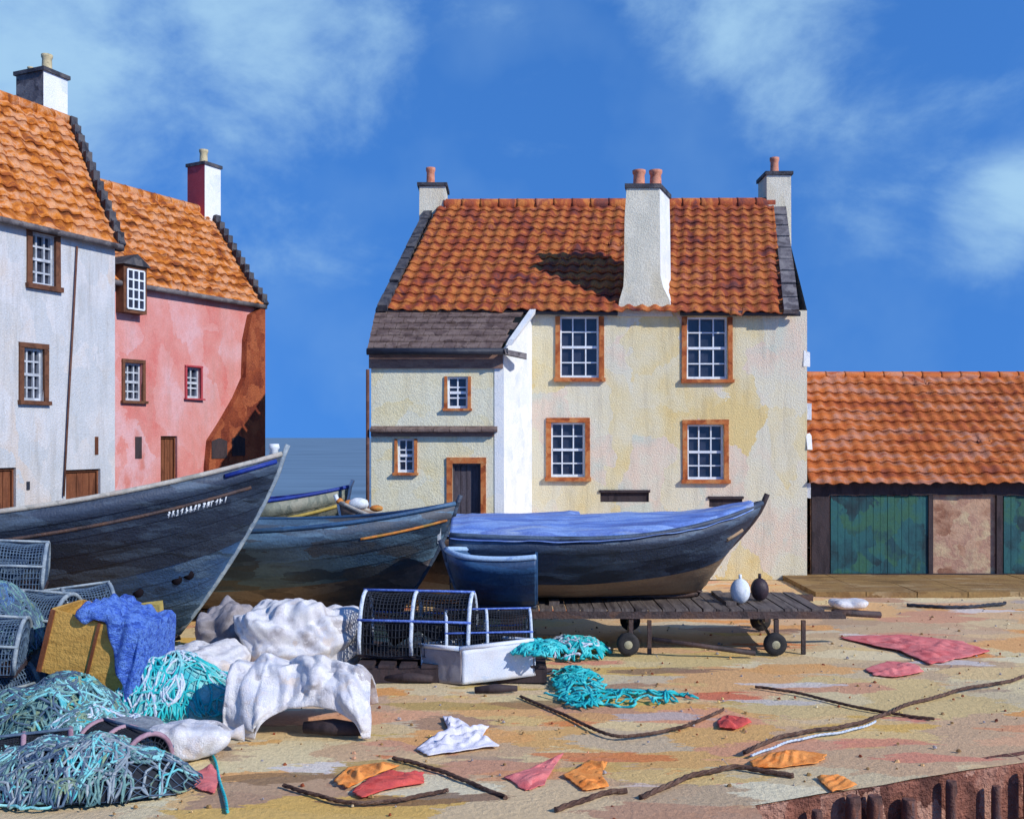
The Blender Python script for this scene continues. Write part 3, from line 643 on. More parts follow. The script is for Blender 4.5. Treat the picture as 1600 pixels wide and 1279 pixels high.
# ------------------------------------------------------------------ left houses
M['sash_dull'] = paint('dulled sash paint', [lin(150,156,164), lin(190,196,204)], 6, rough=.6, bump=.1)
def left_house(name, label, A, B, near_extra, EZ, peak, wallmat, wins, doors, slots, chim, thick_gable, extra=None):
    u = (Vector(B)-Vector(A)).normalized()
    A0 = Vector(A)-u*near_extra
    root = empty(name, (A0.x-1, (A0.y+B[1])/2, 0), label, 'house')
    w = Wall((A0.x, A0.y), B)
    hs = [w.rect(*h[:4]) for h in wins]
    ds = []
    for d in doors:
        a0, _, a1, z1 = w.rect(d[0], d[1], d[2], d[1]+30); ds.append((a0, .02, a1, z1))
    mb = MB(); w.mesh(mb, EZ, [h for h in hs if h[3] < EZ+.0]+ds)
    # far gable, near gable, rear wall
    pk = Vector(peak); dvec = Vector((pk.x-B[0], pk.y-B[1], 0)); Bv = Vector((B[0], B[1], 0)); Av = Vector((A0.x, A0.y, 0)); up = Vector((0, 0, EZ))
    U = Vector((u.x, u.y, 0)); pkA = pk-U*w.W
    mb.poly([Bv, Bv+dvec*2, Bv+dvec*2+up, pk-Vector((0, 0, .08)), Bv+up]); mb.poly([Av+dvec*2, Av, Av+up, pkA-Vector((0, 0, .08)), Av+dvec*2+up]); mb.poly([Bv+dvec*2, Av+dvec*2, Av+dvec*2+up, Bv+dvec*2+up])
    mb.build('wall', M[wallmat], root)
    for h, src in zip(hs, wins):
        window(w, h, root, src[4], src[5], src[6], mw=src[7], sashmat='sash_dull', bar=.028)
    for d, src in zip(ds, doors): door(w, d, root, src[3])
    for s in slots:
        a0, z0, a1, z1 = w.rect(*s[:4]); b = MB(); w.bar(b, a0, z0, a1, z1, -.02, .012); b.build('vent_slot', M[s[4]], root)
    n3 = Vector((w.n.x, w.n.y, 0))
    sl = (pk-(Bv+up)).normalized()
    ov = .14
    e1 = Bv+up-sl*ov; e0 = Av+up-sl*ov
    upv = U.cross(sl).normalized()
    pantiles(e0, e1, pk, pkA, 'tile_orange', root, m0=.03)
    rb = MB(); rb.prism([pkA, pk, Bv+dvec*2+up, Av+dvec*2+up], (0, 0, -.05)); rb.build('rear_roof', M['tile_orange'], root)
    ridge_tiles(pkA, pk, 'tile_orange', root)
    g = MB(); g.tube([w.P(0, EZ-.1, .13), w.P(w.W+.02, EZ-.1, .13)], .05, 8); g.build('gutter', M['skew'], root)
    skew(e1+upv*.02, pk+upv*.02, upv, .13, .08, root, 'dark_stone', (U.x, U.y, 0), steps=13, name='crow_steps')
    # chimney
    (cx, cy), lu, ln, z0, z1, m0, m1, pots = chim
    c = MB(); p0 = Vector((cx, cy, 0)); N3 = Vector((u.y, -u.x, 0))
    q = [p0, p0+U*lu, p0+U*lu-N3*ln, p0-N3*ln]
    for k in range(4):
        a, b = q[k], q[(k+1) % 4]; c.poly([a+Vector((0, 0, z0)), b+Vector((0, 0, z0)), b+Vector((0, 0, z1)), a+Vector((0, 0, z1))], 1 if k == 0 else 0)  # lit face white, the others darker: light painted into the chimney sides
    c.poly([p+Vector((0, 0, z1)) for p in q])
    ch = c.build('chimney', [M[m0], M[m1]], root)
    ctr = sum(q, Vector())/4; cap = MB(); cap.prism([ctr+(p-ctr)*1.12+Vector((0, 0, z1)) for p in q], (0, 0, .07)); cap.build('chimney_cap', M['dark_stone'], ch)
    for (du, dn, r, h) in pots: pot(p0+U*du-N3*dn+Vector((0, 0, z1+.06)), ch, 'tanpot', r, h)
    return root, w

wr, ww = left_house('white_house', 'white harled house with orange pantile roof and crow-stepped gable at the far left', (-7.5, 14.6), (-6.62, 16.6), 5.0, 5.76, (-8.13, 18.2, 8.27), 'white',
    [(49, 366, 86, 446, 'margin_brown', 3, 4, .09), (36, 544, 68, 626, 'margin_brown', 3, 4, .08)],
    [(103, 733, 157, 'door_brown'), (-40, 731, 25, 'door_brown')], [(148, 682, 153, 710, 'door_brown'), (41, 752, 46, 765, 'gutter')],
    ((-8.33, 17.7), .53, .68, 7.2, 9.02, 'skew', 'bright', [(.25, .2, .1, .33), (.2, .55, .06, .14)]), .2)
d = MB()
pts = [ww.at(118, 385), ww.at(112, 500), ww.at(104, 640), ww.at(97, 775)]
d.tube([ww.P(a, z, .035) for a, z in pts], .016, 6); d.build('downpipe', M['iron'], wr)
pr, pw = left_house('pink_house', 'pink harled house with orange pantile roof beside the white house', (-6.85, 17.18), (-5.15, 20.3), .6, 5.25, (-6.72, 22, 7.45), 'pink',
    [(194, 567, 222, 626, 'margin_brown', 3, 4, .06), (291, 574, 313, 622, 'red_render', 2, 3, .04)],
    [(251, 681, 277, 'door_brown')], [(211, 682, 221, 716, 'timber_dark')],
    ((-6.666, 21.6), .47, .52, 6.4, 8.42, 'red_render', 'bright', [(.22, .26, .1, .34)]), .2)
# half-dormer breaking the pink eaves
def half_dormer():
    a0, z0, a1, z1 = pw.rect(186, 424, 212, 484)
    f = MB()
    pw.bar(f, a0-.07, z0-.07, a1+.07, z1+.1, -.6, .20)
    o = f.build('dormer', M['margin_brown'], pr)
    g = MB(); pw.bar(g, a0, z0, a1, z1, .195, .206); g.build('pane', M['glass'], o)
    s = MB(); n = 3
    for i in range(n+1): x = a0+(a1-a0)*i/n; pw.bar(s, x-.014, z0, x+.014, z1, .207, .225)
    for i in range(5): z = z0+(z1-z0)*i/4; pw.bar(s, a0, z-.014, a1, z+.014, .208, .223)
    s.build('sash', M['sash'], o)
    c = MB(); c.prism([pw.P(a0-.12, z1+.08, .26), pw.P((a0+a1)/2, z1+.28, .26), pw.P(a1+.12, z1+.08, .26)], -pw.n*.9); c.build('dormer_roof', M['dark_stone'], o)
half_dormer()
def shadow_wedge():
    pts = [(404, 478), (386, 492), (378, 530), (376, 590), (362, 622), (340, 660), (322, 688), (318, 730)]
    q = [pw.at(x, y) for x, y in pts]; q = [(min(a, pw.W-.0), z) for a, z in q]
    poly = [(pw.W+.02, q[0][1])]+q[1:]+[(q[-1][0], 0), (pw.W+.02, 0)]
    b = MB(); b.prism([pw.P(a, z, .14) for a, z in poly], -pw.n*.16)  # added raised wedge, its brown stands for a shadow on the wall
    o = b.build('shadow_wedge', M['brown_stone_shadow'], pr); o['label'] = 'raised brown wedge standing in for shadow at the end of the pink wall'
    for (x0, y0, x1, y1) in ((322, 684, 346, 716), (354, 680, 374, 712)):
        a0, z0, a1, z1 = pw.rect(x0, y0, x1, y1); s = MB()
        s.prism([pw.P(a0, z0, .141)]+[pw.P(a1, z0, .141), pw.P(a1, z1-.06, .141), pw.P((a0+a1)/2, z1, .141), pw.P(a0, z1-.06, .141)], pw.n*.012)
        s.build('hatch', M['timber_dark'], o)
shadow_wedge()

# ------------------------------------------------------------------ low shed
def shed():
    root = empty('net_shed', (8, 19, 0), 'long low shed with rust pantile roof and teal boarded front', 'shed')
    w = Wall((px(1266, 0, 17.7).x, 17.7), (14, 17.7)); EZ = 1.74
    mb = MB(); w.mesh(mb, EZ, [])
    mb.poly([(5.24, 17.7, 0), (5.24, 22.6, 0), (5.24, 22.6, EZ), (5.24, 20.15, 3.75), (5.24, 17.7, EZ)]); mb.poly([(14, 17.7, 0), (14, 22.6, 0), (14, 22.6, EZ), (14, 20.15, 3.75), (14, 17.7, EZ)]); mb.poly([(5.24, 22.6, 0), (14, 22.6, 0), (14, 22.6, EZ), (5.24, 22.6, EZ)])
    mb.build('wall', M['plaster_pink'], root)
    def boards(x0, x1, z0, z1, mat, name):
        b = MB(); a = w.at(x0, 800)[0]; e = w.at(x1, 800)[0]; n = max(2, round((e-a)/.13))
        for i in range(n): w.bar(b, a+(e-a)*i/n+.003, z0, a+(e-a)*(i+1)/n-.003, z1+random.uniform(-.01, .01), .001, .03+random.uniform(0, .008))
        return b.build(name, M[mat], root)
    for i in range(4):
        o = 270*i
        boards(1297+o, 1452+o, .09, 1.46, 'teal', 'boarded_panel')
    b = MB(); w.bar(b, 0, 1.48, w.W, 1.74, .0, .07); b.build('lintel_beam', M['timber_dark'], root)
    for (x0, x1) in ((1267, 1294), (1555, 1564), (1825, 1834), (1449, 1456), (1720, 1727)):
        p = MB(); a = w.at(x0, 800)[0]; e = w.at(x1, 800)[0]; w.bar(p, a, .0, e, 1.479, .0, .06); p.build('post', M['timber_dark'], root)
    s = MB(); w.bar(s, 0, 0, w.W, .085, 0, .075, jit=.0); s.build('sill_plank', M['timber_dark'], root)
    EL = px(1264, 757, 17.45); ER = Vector((14.1, 17.45, EL.z)); RL = px(1262, 587, 20.15); RL.x = EL.x+.35; RR = Vector((14.1, 20.15, RL.z))
    pantiles(EL, ER, RR, RL, 'tile_shed', root, m0=.02)
    rb = MB(); rb.prism([RL, RR, (14.1, 22.8, EZ-.1), (5.3, 22.8, EZ-.1)], (0, 0, -.05)); rb.build('rear_roof', M['tile_shed'], root)
    ridge_tiles(RL, RR, 'tile_shed', root, r=.09)
shed()

# ------------------------------------------------------------------ boats
class Hull:
    def __init__(s, L, hb, depth, bow_rise=.5, stern_rise=.1, rake=.6, tr=.6, keel_rise=.15, fine=2.2, vb=1.2, mid=.42):
        s.__dict__.update(locals())
    def sheer(s, t): m = .38; return s.depth+(s.bow_rise*((t-m)/(1-m))**2.2 if t > m else s.stern_rise*((m-t)/m)**2)
    def b(s, t):
        if t > s.mid: return max(.012, s.hb*(1-((t-s.mid)/(1-s.mid))**s.fine))
        return s.hb*(s.tr+(1-s.tr)*(1-((s.mid-t)/s.mid)**2))
    def k(s, t): return s.keel_rise*max(0, (t-.6)/.4)**3
    def pt(s, t, v, side=1, off=0):
        b = s.b(t); h = s.sheer(t); k = s.k(t)
        bow = max(0, (t-s.mid)/(1-s.mid))
        y = b*math.sin(v*math.pi/2)**(.75+s.vb*bow*.6); z = k+(h-k)*v**(1.75-.7*bow)
        x = t*s.L-s.rake*bow**5*(1-v)**1.25
        return Vector((x, side*(y+off), z))
    def build(s, root, mats, split=.0, planks=8, deck=None, cover=None, rim='greyrim', thwarts=0, stem='greyrim', inside='inside', rub=None, keelmat='rusty', cover_h=.3, cover_from=0.0, cover_to=1.0, solid=.03):
        NS = 40; sub = 2
        for_v = []
        for p in range(planks):
            for f in (0, 1): for_v.append(((p+f)/planks, .022*(1-f)))
        mb = MB(); rowN = NS+1
        for side in (1, -1):
            b = len(mb.v)
            for v, off in for_v:
                for i in range(rowN): mb.v.append(s.pt(i/NS, v, side, off if 0 < v else 0))
            for j in range(len(for_v)-1):
                for i in range(NS):
                    mm = 1 if (for_v[j][0] < split) else 0
                    q = [b+j*rowN+i, b+j*rowN+i+1, b+(j+1)*rowN+i+1, b+(j+1)*rowN+i]
                    mb.face(q if side == -1 else q[::-1], mm, None, j % 2 == 0)
        tp = [s.pt(0, v, 1) for v, o in for_v if o == 0]+[s.pt(0, v, -1) for v, o in for_v if o == 0][::-1]
        mb.poly([s.pt(0, 0, 1)]+tp)
        o = mb.build('hull', [M[mats[0]], M[mats[1] if len(mats) > 1 else mats[0]]], root, solid=solid)
        for side in (1, -1):
            g = MB(); ts = [i/30 for i in range(31)]
            g.tube([s.pt(t, 1, side, .012)+Vector((0, 0, .01)) for t in ts], .032, 6); g.build('gunwale', M[rim], root)
        st = MB(); path = [s.pt(1, v/10, 1)*1 for v in range(11)]
        for p in path: p.y = 0; p.x += .02
        path.append(path[-1]+Vector((.05, 0, .12)))
        st.tube([p for p in path], .035, 6); st.build('stem_post', M[stem], root)
        ke = MB(); ke.tube([Vector((t*s.L-(s.rake*max(0, (t-s.mid)/(1-s.mid))**5), 0, s.k(t)-.02)) for t in [i/20 for i in range(21)]], .04, 4); ke.build('keel', M[keelmat], root)
        for i in range(thwarts):
            t = .2+.5*i/max(1, thwarts-1); z = s.sheer(t)*.78; th = MB(); th.box((t*s.L, 0, z), (.22, s.b(t)*1.86, .035)); th.build('thwart', M[inside], root)
        if deck:
            d = MB(); d.grid(lambda u, v: Vector((s.pt(.02+.955*u, 1).x, (2*v-1)*(s.b(.02+.955*u)-.02), s.sheer(.02+.955*u)-.12+.05*math.cos((2*v-1)*1.5))), 40, 8)
            d.build('deck', M[deck], root, solid=.02)
        if cover:
            c = MB()
            def fn(u, v):
                t = cover_from+(cover_to-cover_from)*u; w = (2*v-1); bb = s.b(t)+.05
                y = w*bb; taper = min(1, (1-t)*2.2+.05)*min(1, .75+u*4)
                z = s.sheer(t)+.05+cover_h*taper*(1-abs(w)**1.7)
                if abs(w) > .93: z -= .07+.012*nz((u*12, w, 3))
                z += .012*nz((t*6, w*2, 1))+.022*crumple((t*1.6, w*.5, 0), 3.5, 11)
                return Vector((s.pt(t, 1).x, y, z))
            c.grid(fn, 110, 36); c.build('cover', M[cover], root, solid=.004)
        if rub:
            for side in (1, -1):
                r_ = MB(); r_.tube([s.pt(t, rub[1], side, .03) for t in [rub[2]+(rub[3]-rub[2])*i/20 for i in range(21)]], rub[4], 6); r_.build('rubbing_strake', M[rub[0]], root)
        return o

def place(root, bow, yaw, hull, pitch=0, roll=0, z=0):
    """put the hull so that its bow top stands over `bow` (x, y) and its keel at z"""
    root.rotation_euler = (roll, pitch, yaw)
    m = root.rotation_euler.to_matrix(); d = m @ Vector((hull.L, 0, 0))
    root.location = (bow[0]-d.x, bow[1]-d.y, z)

def fishing_boat():
    root = empty('fishing_boat', (0, 0, 0), 'large dark navy wooden fishing boat with high raked bow and white name lettering', 'boat')
    h = Hull(8.6, 1.35, 1.46, bow_rise=.80, stern_rise=.35, rake=1.25, tr=.45, keel_rise=.1, fine=2.0, vb=1.6)
    h.build(root, ['navy', 'lowblue'], split=.5, planks=11, deck='deck', rim='greyrim', stem='rope_grey', rub=('rusty', .86, .05, .97, .022))
    # illegible white name lettering
    tx = MB(); random.seed(11); n = 14
    for i in range(n):
        t0 = .862+.078*i/n; wv = .078/n
        base = .84
        for k in range(random.choice((2, 3))):
            ta = t0+wv*random.uniform(.05, .4); tb = t0+wv*random.uniform(.5, .85); va = base+random.uniform(-.022, .022); vb = base+random.uniform(-.022, .022)
            A = h.pt(ta, va, -1, .03); B = h.pt(tb, vb, -1, .03); tx.tube([A, (A+B)/2, B], .008, 5)
        sg = random.uniform(.2, .6); A = h.pt(t0+wv*sg, base-.022, -1, .03); B = h.pt(t0+wv*(sg+random.uniform(-.3, .3)), base+.022, -1, .03); tx.tube([A, B], .009, 5)
    tx.build('name_lettering', M['whitepaint'], root)
    for (t, v) in ((.885, .44), (.905, .45), (.80, .40), (.825, .42)):
        p = h.pt(t, v, -1, .0); k = MB(); k.lathe(p+Vector((0, -.005, 0)), [(.001, -.03), (.06, -.03), (.065, 0), (.001, .0)], 12, axis='Y'); k.build('hawse_hole', M['hole'], root)
    bt = MB(); bt.lathe((h.L-.1, 0, h.sheer(1)-.02), [(.06, 0), (.05, .08), (.07, .1), (.06, .15)], 10); bt.build('bollard', M['whitepaint'], root)
    bp = MB(); bp.tube([h.pt(.93, .965, -1, .03)+Vector((0, 0, .0)), h.pt(.995, .97, -1, .03)], .03, 6); bp.build('bow_band', M['bluepaint'], root)
    place(root, (-2.82, 12.15), R(2), h, pitch=0, roll=R(-2), z=.03)
    return root, h
fishing_boat()

def boat_two():
    root = empty('rowing_boat', (0, 0, 0), 'slate blue clinker boat with orange trimmed bow beside the large navy boat', 'boat', 'small boats drawn up')
    h = Hull(5.2, 1.0, 1.14, bow_rise=.33, stern_rise=.1, rake=.75, tr=.6, keel_rise=.08, fine=2.1, vb=1.2)
    h.build(root, ['slateblue', 'greybottom'], split=.42, planks=8, rim='tealhull', stem='navy', rub=('orange', .86, .78, .99, .02), thwarts=3, cover=None)
    f = MB(); f.grid(lambda u, v: Vector((h.pt(.72+.26*u, 1).x, (2*v-1)*h.b(.72+.26*u)*.97, h.sheer(.72+.26*u)-.03)), 14, 6); f.build('fore_deck', M['tealhull'], root, solid=.02)
    place(root, (px(712, 0, 13.6).x, 13.6), R(-8), h, z=.12)
    wm = MB(); p = h.pt(.985, .72, -1, .035); wm.box(p, (.05, .02, .22), jit=.006); 
    loc, rot = root.location.copy(), root.rotation_euler.copy(); root.location = (0, 0, 0); root.rotation_euler = (0, 0, 0)
    wm.build('bow_mark', M['whitepaint'], root); root.location = loc; root.rotation_euler = rot
boat_two()

def boat_three():
    root = empty('rowing_boat', (0, 0, 0), 'brown grey skiff with pale rim and its bow pointing left, in front of the lean-to', 'boat', 'small boats drawn up')
    h = Hull(3.6, .72, .98, bow_rise=.42, stern_rise=.1, rake=.5, tr=.6, keel_rise=.06)
    h.build(root, ['inside', 'greybottom'], split=.3, planks=7, rim='greyrim', stem='whitepaint', thwarts=2, cover='cover', cover_from=.0, cover_to=.62, cover_h=.18)
    root.rotation_euler = (0, 0, R(180)); root.location = (px(530, 0, 14.9).x+3.6, 14.95, .12)
    b = MB()
    for x, c in ((522, 0), (546, 1), (594, 2)):
        pass
    # white bundle and orange floats lying on its foredeck
    def blob(c, r, mat, name, label, cat, grp=None):
        m = MB(); m.grid(lambda u, v: Vector(c)+Vector((r[0]*math.cos(2*math.pi*u)*math.sin(math.pi*v), r[1]*math.sin(2*math.pi*u)*math.sin(math.pi*v), r[2]*math.cos(math.pi*v)))*(1+.15*nz((u*5, v*5, r[0]*30))), 16, 10)
        o = m.build(name, M[mat]); tag(o, label, cat, grp); return o
    blob(px(560, 787, 14.95), (.16, .14, .09), 'whitepaint', 'cloth_bundle', 'small white cloth bundle on the bow of the brown grey skiff', 'bundle')
    blob(px(545, 786, 14.95), (.07, .07, .05), 'orange', 'net_float', 'orange net float just left of the white bundle on the skiff', 'float', 'orange net floats')
    blob(px(531, 783, 14.95), (.06, .06, .05), 'orange', 'net_float', 'orange net float at the far left tip of the skiff bow', 'float', 'orange net floats')
    blob(px(588, 794, 14.92), (.10, .08, .05), 'orange', 'net_float', 'long orange net float to the right of the white bundle', 'float', 'orange net floats')
boat_three()

def boat_four():
    root = empty('rowing_boat', (0, 0, 0), 'olive skiff with ultramarine gunwale, farthest boat back against the sea', 'boat', 'small boats drawn up')
    h = Hull(4.2, .8, 1.15, bow_rise=.28, stern_rise=.1, rake=.4, tr=.6)
    h.build(root, ['deck', 'slateblue'], split=.55, planks=7, rim='bluepaint', stem='whitepaint', thwarts=2, rub=('ochrepaint', .8, .1, .99, .03), inside='coverlight')
    place(root, (px(545, 0, 16.6).x, 16.6), R(-4), h, z=.24)
boat_four()

def trailer():
    root = empty('boat_trailer', (1.6, 12.3, 0), 'low dark flatbed boat trailer carrying the blue covered boat', 'trailer')
    dk = MB(); x = -.55
    while x < 3.62:
        dk.box((x, 12.2, .49), (.145, 1.28, .03), jit=.006); x += .158
    dk.build('deck', M['greyplank'], root)
    for y in (11.56, 12.82):
        b = MB(); b.box((1.62, y, .44), (4.5, .07, .08), jit=.004); b.build('side_beam', M['rusty'], root)
    for x in (-.4, 1.0, 2.4, 3.5):
        b = MB(); b.box((x, 12.2, .43), (.06, 1.18, .06)); b.build('cross_member', M['rusty'], root)
    d = MB(); d.tube([(3.8, 11.8, .43), (4.4, 11.9, .38)], .04, 8); d.build('drawbar', M['rusty'], root)
    def wheel(c, r):
        t = MB(); t.lathe(c, [(r*.55, -.05), (r*.9, -.05), (r, -.03), (r, .03), (r*.9, .05), (r*.55, .05)], 22, axis='Y')
        o = t.build('wheel', M['rubber'], root)
        hh = MB(); hh.lathe(c, [(r*.1, -.06), (r*.5, -.045), (r*.54, -.04), (r*.54, .04), (r*.1, .06)], 16, axis='Y'); hh.build('hub', M['hub'], o)
    for x in (gp(1231, 1040).x, gp(990, 1040).x):
        for y in (11.42, 12.9): wheel((x if y < 12 else x+.2, y, .13), .13)
    for x in (gp(1231, 1040).x, gp(990, 1040).x):
        b = MB(); b.tube([(x, 11.44, .13), (x+.2, 12.9, .13)], .022, 6); b.build('axle', M['rusty'], root)
        for y in (11.56, 12.8): s = MB(); s.box((x+.05+(.2 if y > 12 else 0), y, .26), (.05, .05, .26)); s.build('bracket', M['rusty'], root)
    for X in (1015, 1256):
        x = (X-800)/F*11.5
        b = MB(); b.box((x, 11.52, .19), (.045, .045, .39)); b.build('prop_leg', M['rusty'], root)
    b = MB(); b.tube([(px(1020, 0, 11.3).x, 11.36, .2), (px(1180, 0, 11.3).x, 11.3, .05)], .03, 6); b.build('brace', M['rusty'], root)
    return root
trailer()

def boat_five():
    root = empty('covered_boat', (0, 0, 0), 'navy boat under a bright blue cover sitting on the flatbed trailer', 'boat')
    h = Hull(3.82, .80, .76, bow_rise=.36, stern_rise=.03, rake=.95, tr=.8, keel_rise=.12, fine=2.3, vb=1.3, mid=.4)
    h.build(root, ['navy', 'antifoul'], split=.44, planks=8, rim='navy', stem='timber_dark', cover='cover', cover_h=.17, cover_from=0, cover_to=.965, rub=None)
    place(root, (px(1190, 0, 12.32).x, 12.32), R(0.5), h, z=.56)
    loc, rot = root.location.copy(), root.rotation_euler.copy(); root.location = (0, 0, 0); root.rotation_euler = (0, 0, 0)
    m = MB(); m.tube([h.pt(.885, .74, -1, .03), h.pt(.955, .76, -1, .03)], .028, 5); m.build('name_board', M['antifoul'], root)
    root.location = loc; root.rotation_euler = rot
    def fl(c, r, mat, label):
        m = MB(); m.lathe(c, [(r[0]*.02, 0)]+[(r[0]*math.sin(math.pi*k/10), r[1]*(1-math.cos(math.pi*k/10))) for k in range(1, 10)]+[(r[0]*.02, 2*r[1])], 16)
        m.tube([Vector(c)+Vector((0, 0, 2*r[1]-.01)), Vector(c)+Vector((.0, 0, 2*r[1]+.05))], .02, 6)
        tag(m.build('fender', M[mat]), label, 'fender', 'fenders on the trailer')
    z = .507
    fl((px(1158, 0, 11.9).x, 11.95, z), (.12, .15), 'whitepaint', 'white oval fender standing on the trailer under the covered boat bow')
    fl((px(1186, 0, 12.1).x+.02, 12.15, z), (.11, .14), 'float_dark', 'dark round fender standing right of the white one on the trailer')
    for x in (.5, 2.6):
        b = MB(); b.box((x, 12.25, .527), (.12, .9, .045), jit=.004); tag(b.build('timber_block', M['greyplank']), ('left' if x < 1 else 'right')+' timber bearer under the keel of the covered boat', 'timber', 'bearers under the covered boat')
boat_five()

def boat_six():
    root = empty('dinghy', (0, 0, 0), 'small dark teal dinghy with pale blue lining behind the lobster pots', 'boat', 'small boats drawn up')
    h = Hull(1.02, .36, .54, bow_rise=.06, stern_rise=.02, rake=.2, tr=.9, keel_rise=.04, fine=5)
    h.build(root, ['tealhull', 'tealhull'], planks=6, rim='coverlight', stem='navy', thwarts=1, inside='coverlight', keelmat='navy', deck='coverlight')
    root.rotation_euler = (0, 0, R(178)); root.location = (px(838, 0, 11.25).x, 11.25, .62)
    for i, x in enumerate((-.0, -.75)):
        b = MB(); b.box((x, 11.25, .29), (.24, .55, .58), jit=.01); tag(b.build('timber_block', M['timber_dark']), ('right' if i == 0 else 'left')+' dark timber trestle block under the teal dinghy', 'timber', 'blocks under the dinghy')
boat_six()

# ------------------------------------------------------------------ lobster pots (creels)
def make_creel(L, W, H, hoopmat, railmat, netmat, name='lobster_pot'):
    root = empty(name, (0, 0, 0))
    b = MB()
    for k in range(5): b.box((0, -W/2+W*(k+.5)/5, .02), (L, W/7, .022), jit=.003)
    for x in (-L*.46, 0, L*.46): b.box((x, 0, .045), (.05, W, .03))
    b.build('base', M['timber_dark'], root)
    def arch(x, a, grow=0): return Vector((x, (W/2+grow)*math.cos(a)*1.0, .05+(H-.05+grow)*math.sin(a)**.8 if math.sin(a) > 0 else .05))
    for x in (-L*.48, -.02*L, L*.48):
        h = MB(); h.tube([arch(x, math.pi*k/16, .008) for k in range(17)], .022, 7); h.build('hoop', M[hoopmat], root)
    for a in (.5, math.pi/2, math.pi-.5):
        r = MB(); r.tube([arch(x, a, .02) for x in (-L*.5, -L*.2, L*.2, L*.5)], .014, 6); r.build('rail', M[railmat], root)
    n = MB(); n.grid(lambda u, v: arch(-L*.48+L*.96*u, math.pi*v)+Vector((0, 0, -.02*math.sin(2*math.pi*u)**2+.01*nz((u*9, v*9, L*5)))), 30, 26)
    for x in (-L*.48, L*.48):
        n.grid(lambda u, v: Vector((x, arch(x, math.pi*u).y*(v), .05+(arch(x, math.pi*u).z-.05)*v)), 14, 5)
    n.build('netting', M[netmat], root, wire=.015)
    e = MB()   # bait band and entry funnel inside
    e.tube([(-L*.25, 0, H*.35), (0, .0, H*.5), (L*.25, 0, H*.35)], [W*.3, W*.14, W*.3], 10); e.build('entry_funnel', M[netmat], root)
    return root

pots_proto = make_creel(1.2, .5, .66, 'rope_white', 'rope_blue', 'net_dark')
def creel(proto, first, loc, rot, label, sc=1.0, group='lobster pots on the quay'):
    o = proto if first else copy_tree(proto)
    o.location = loc; o.rotation_euler = rot; o.scale = (sc, sc, sc); tag(o, label, 'lobster pot', group); return o
creel(pots_proto, True, (px(655, 0, 10.55).x, 10.52, .2), (0, 0, R(-8)), 'large lobster pot with white rope hoops and blue top rail, by the teal dinghy')
creel(pots_proto, False, (px(762, 0, 10.4).x, 10.42, .19), (0, 0, R(6)), 'smaller lobster pot to the right of the large one, just above the white fish box', .76)
grey_proto = make_creel(.95, .56, .5, 'rope_grey', 'rope_grey', 'net_grey')
L_ = [((30, 9.6), 0.0, 10, 0, 'lower grey hooped lobster pot at the far left edge beside the navy hull', 1),
      ((118, 9.9), 0.0, -20, 0, 'lobster pot behind the ochre crate at the bottom of the pile', 1),
      ((40, 9.7), .5, -8, 4, 'lobster pot in the second layer of the left pile, left of the blue cloth', 1),
      ((105, 10.1), .48, 35, -5, 'tilted lobster pot showing above the blue cloth', .95),
      ((-5, 10.0), .98, 20, 6, 'topmost lobster pot of the left pile against the navy hull', .95),
      ((-40, 8.6), 0.0, 70, 0, 'lobster pot standing end-on left of the ochre crate', 1),
      ((-45, 8.7), .5, 12, 8, 'lobster pot stacked on the end-on pot at the left edge', .9)]
for i, (p, z, rz, rx, lab, sc) in enumerate(L_):
    creel(grey_proto, i == 0, (px(p[0], 0, p[1]).x, p[1], z), (R(rx), R(rx*.7), R(rz)), lab, sc, 'lobster pots piled at the left')
mauve_proto = make_creel(.7, .46, .34, 'rope_mauve', 'net_grey', 'net_dark')
for i, (X, Y, z, rz, rx, lab) in enumerate([(40, 7.35, 0.0, 25, 6, 'mauve hooped dark lobster pot sunk in netting at the bottom left corner'), (190, 7.5, 0.0, -35, -8, 'mauve hooped dark lobster pot half under netting, second from the corner')]):
    creel(mauve_proto, i == 0, (px(X, 0, Y).x, Y, z), (R(rx), 0, R(rz)), lab, .9, 'mauve hooped pots at the bottom left')

def pallet():
    root = empty('pallet', (-.6, 10.25, 0), 'dark slatted pallet under the white hooped lobster pots', 'pallet')
    t = MB()
    for i in range(9): t.box((-1.5+.22*i, 10.5, .165), (.17, .72, .03), jit=.004)
    t.build('top_slats', M['timber_dark'], root)
    for y in (10.2, 10.5, 10.8): r = MB(); r.box((-.62, y, .075), (1.95, .1, .15)); r.build('runner', M['timber_dark'], root)
pallet()

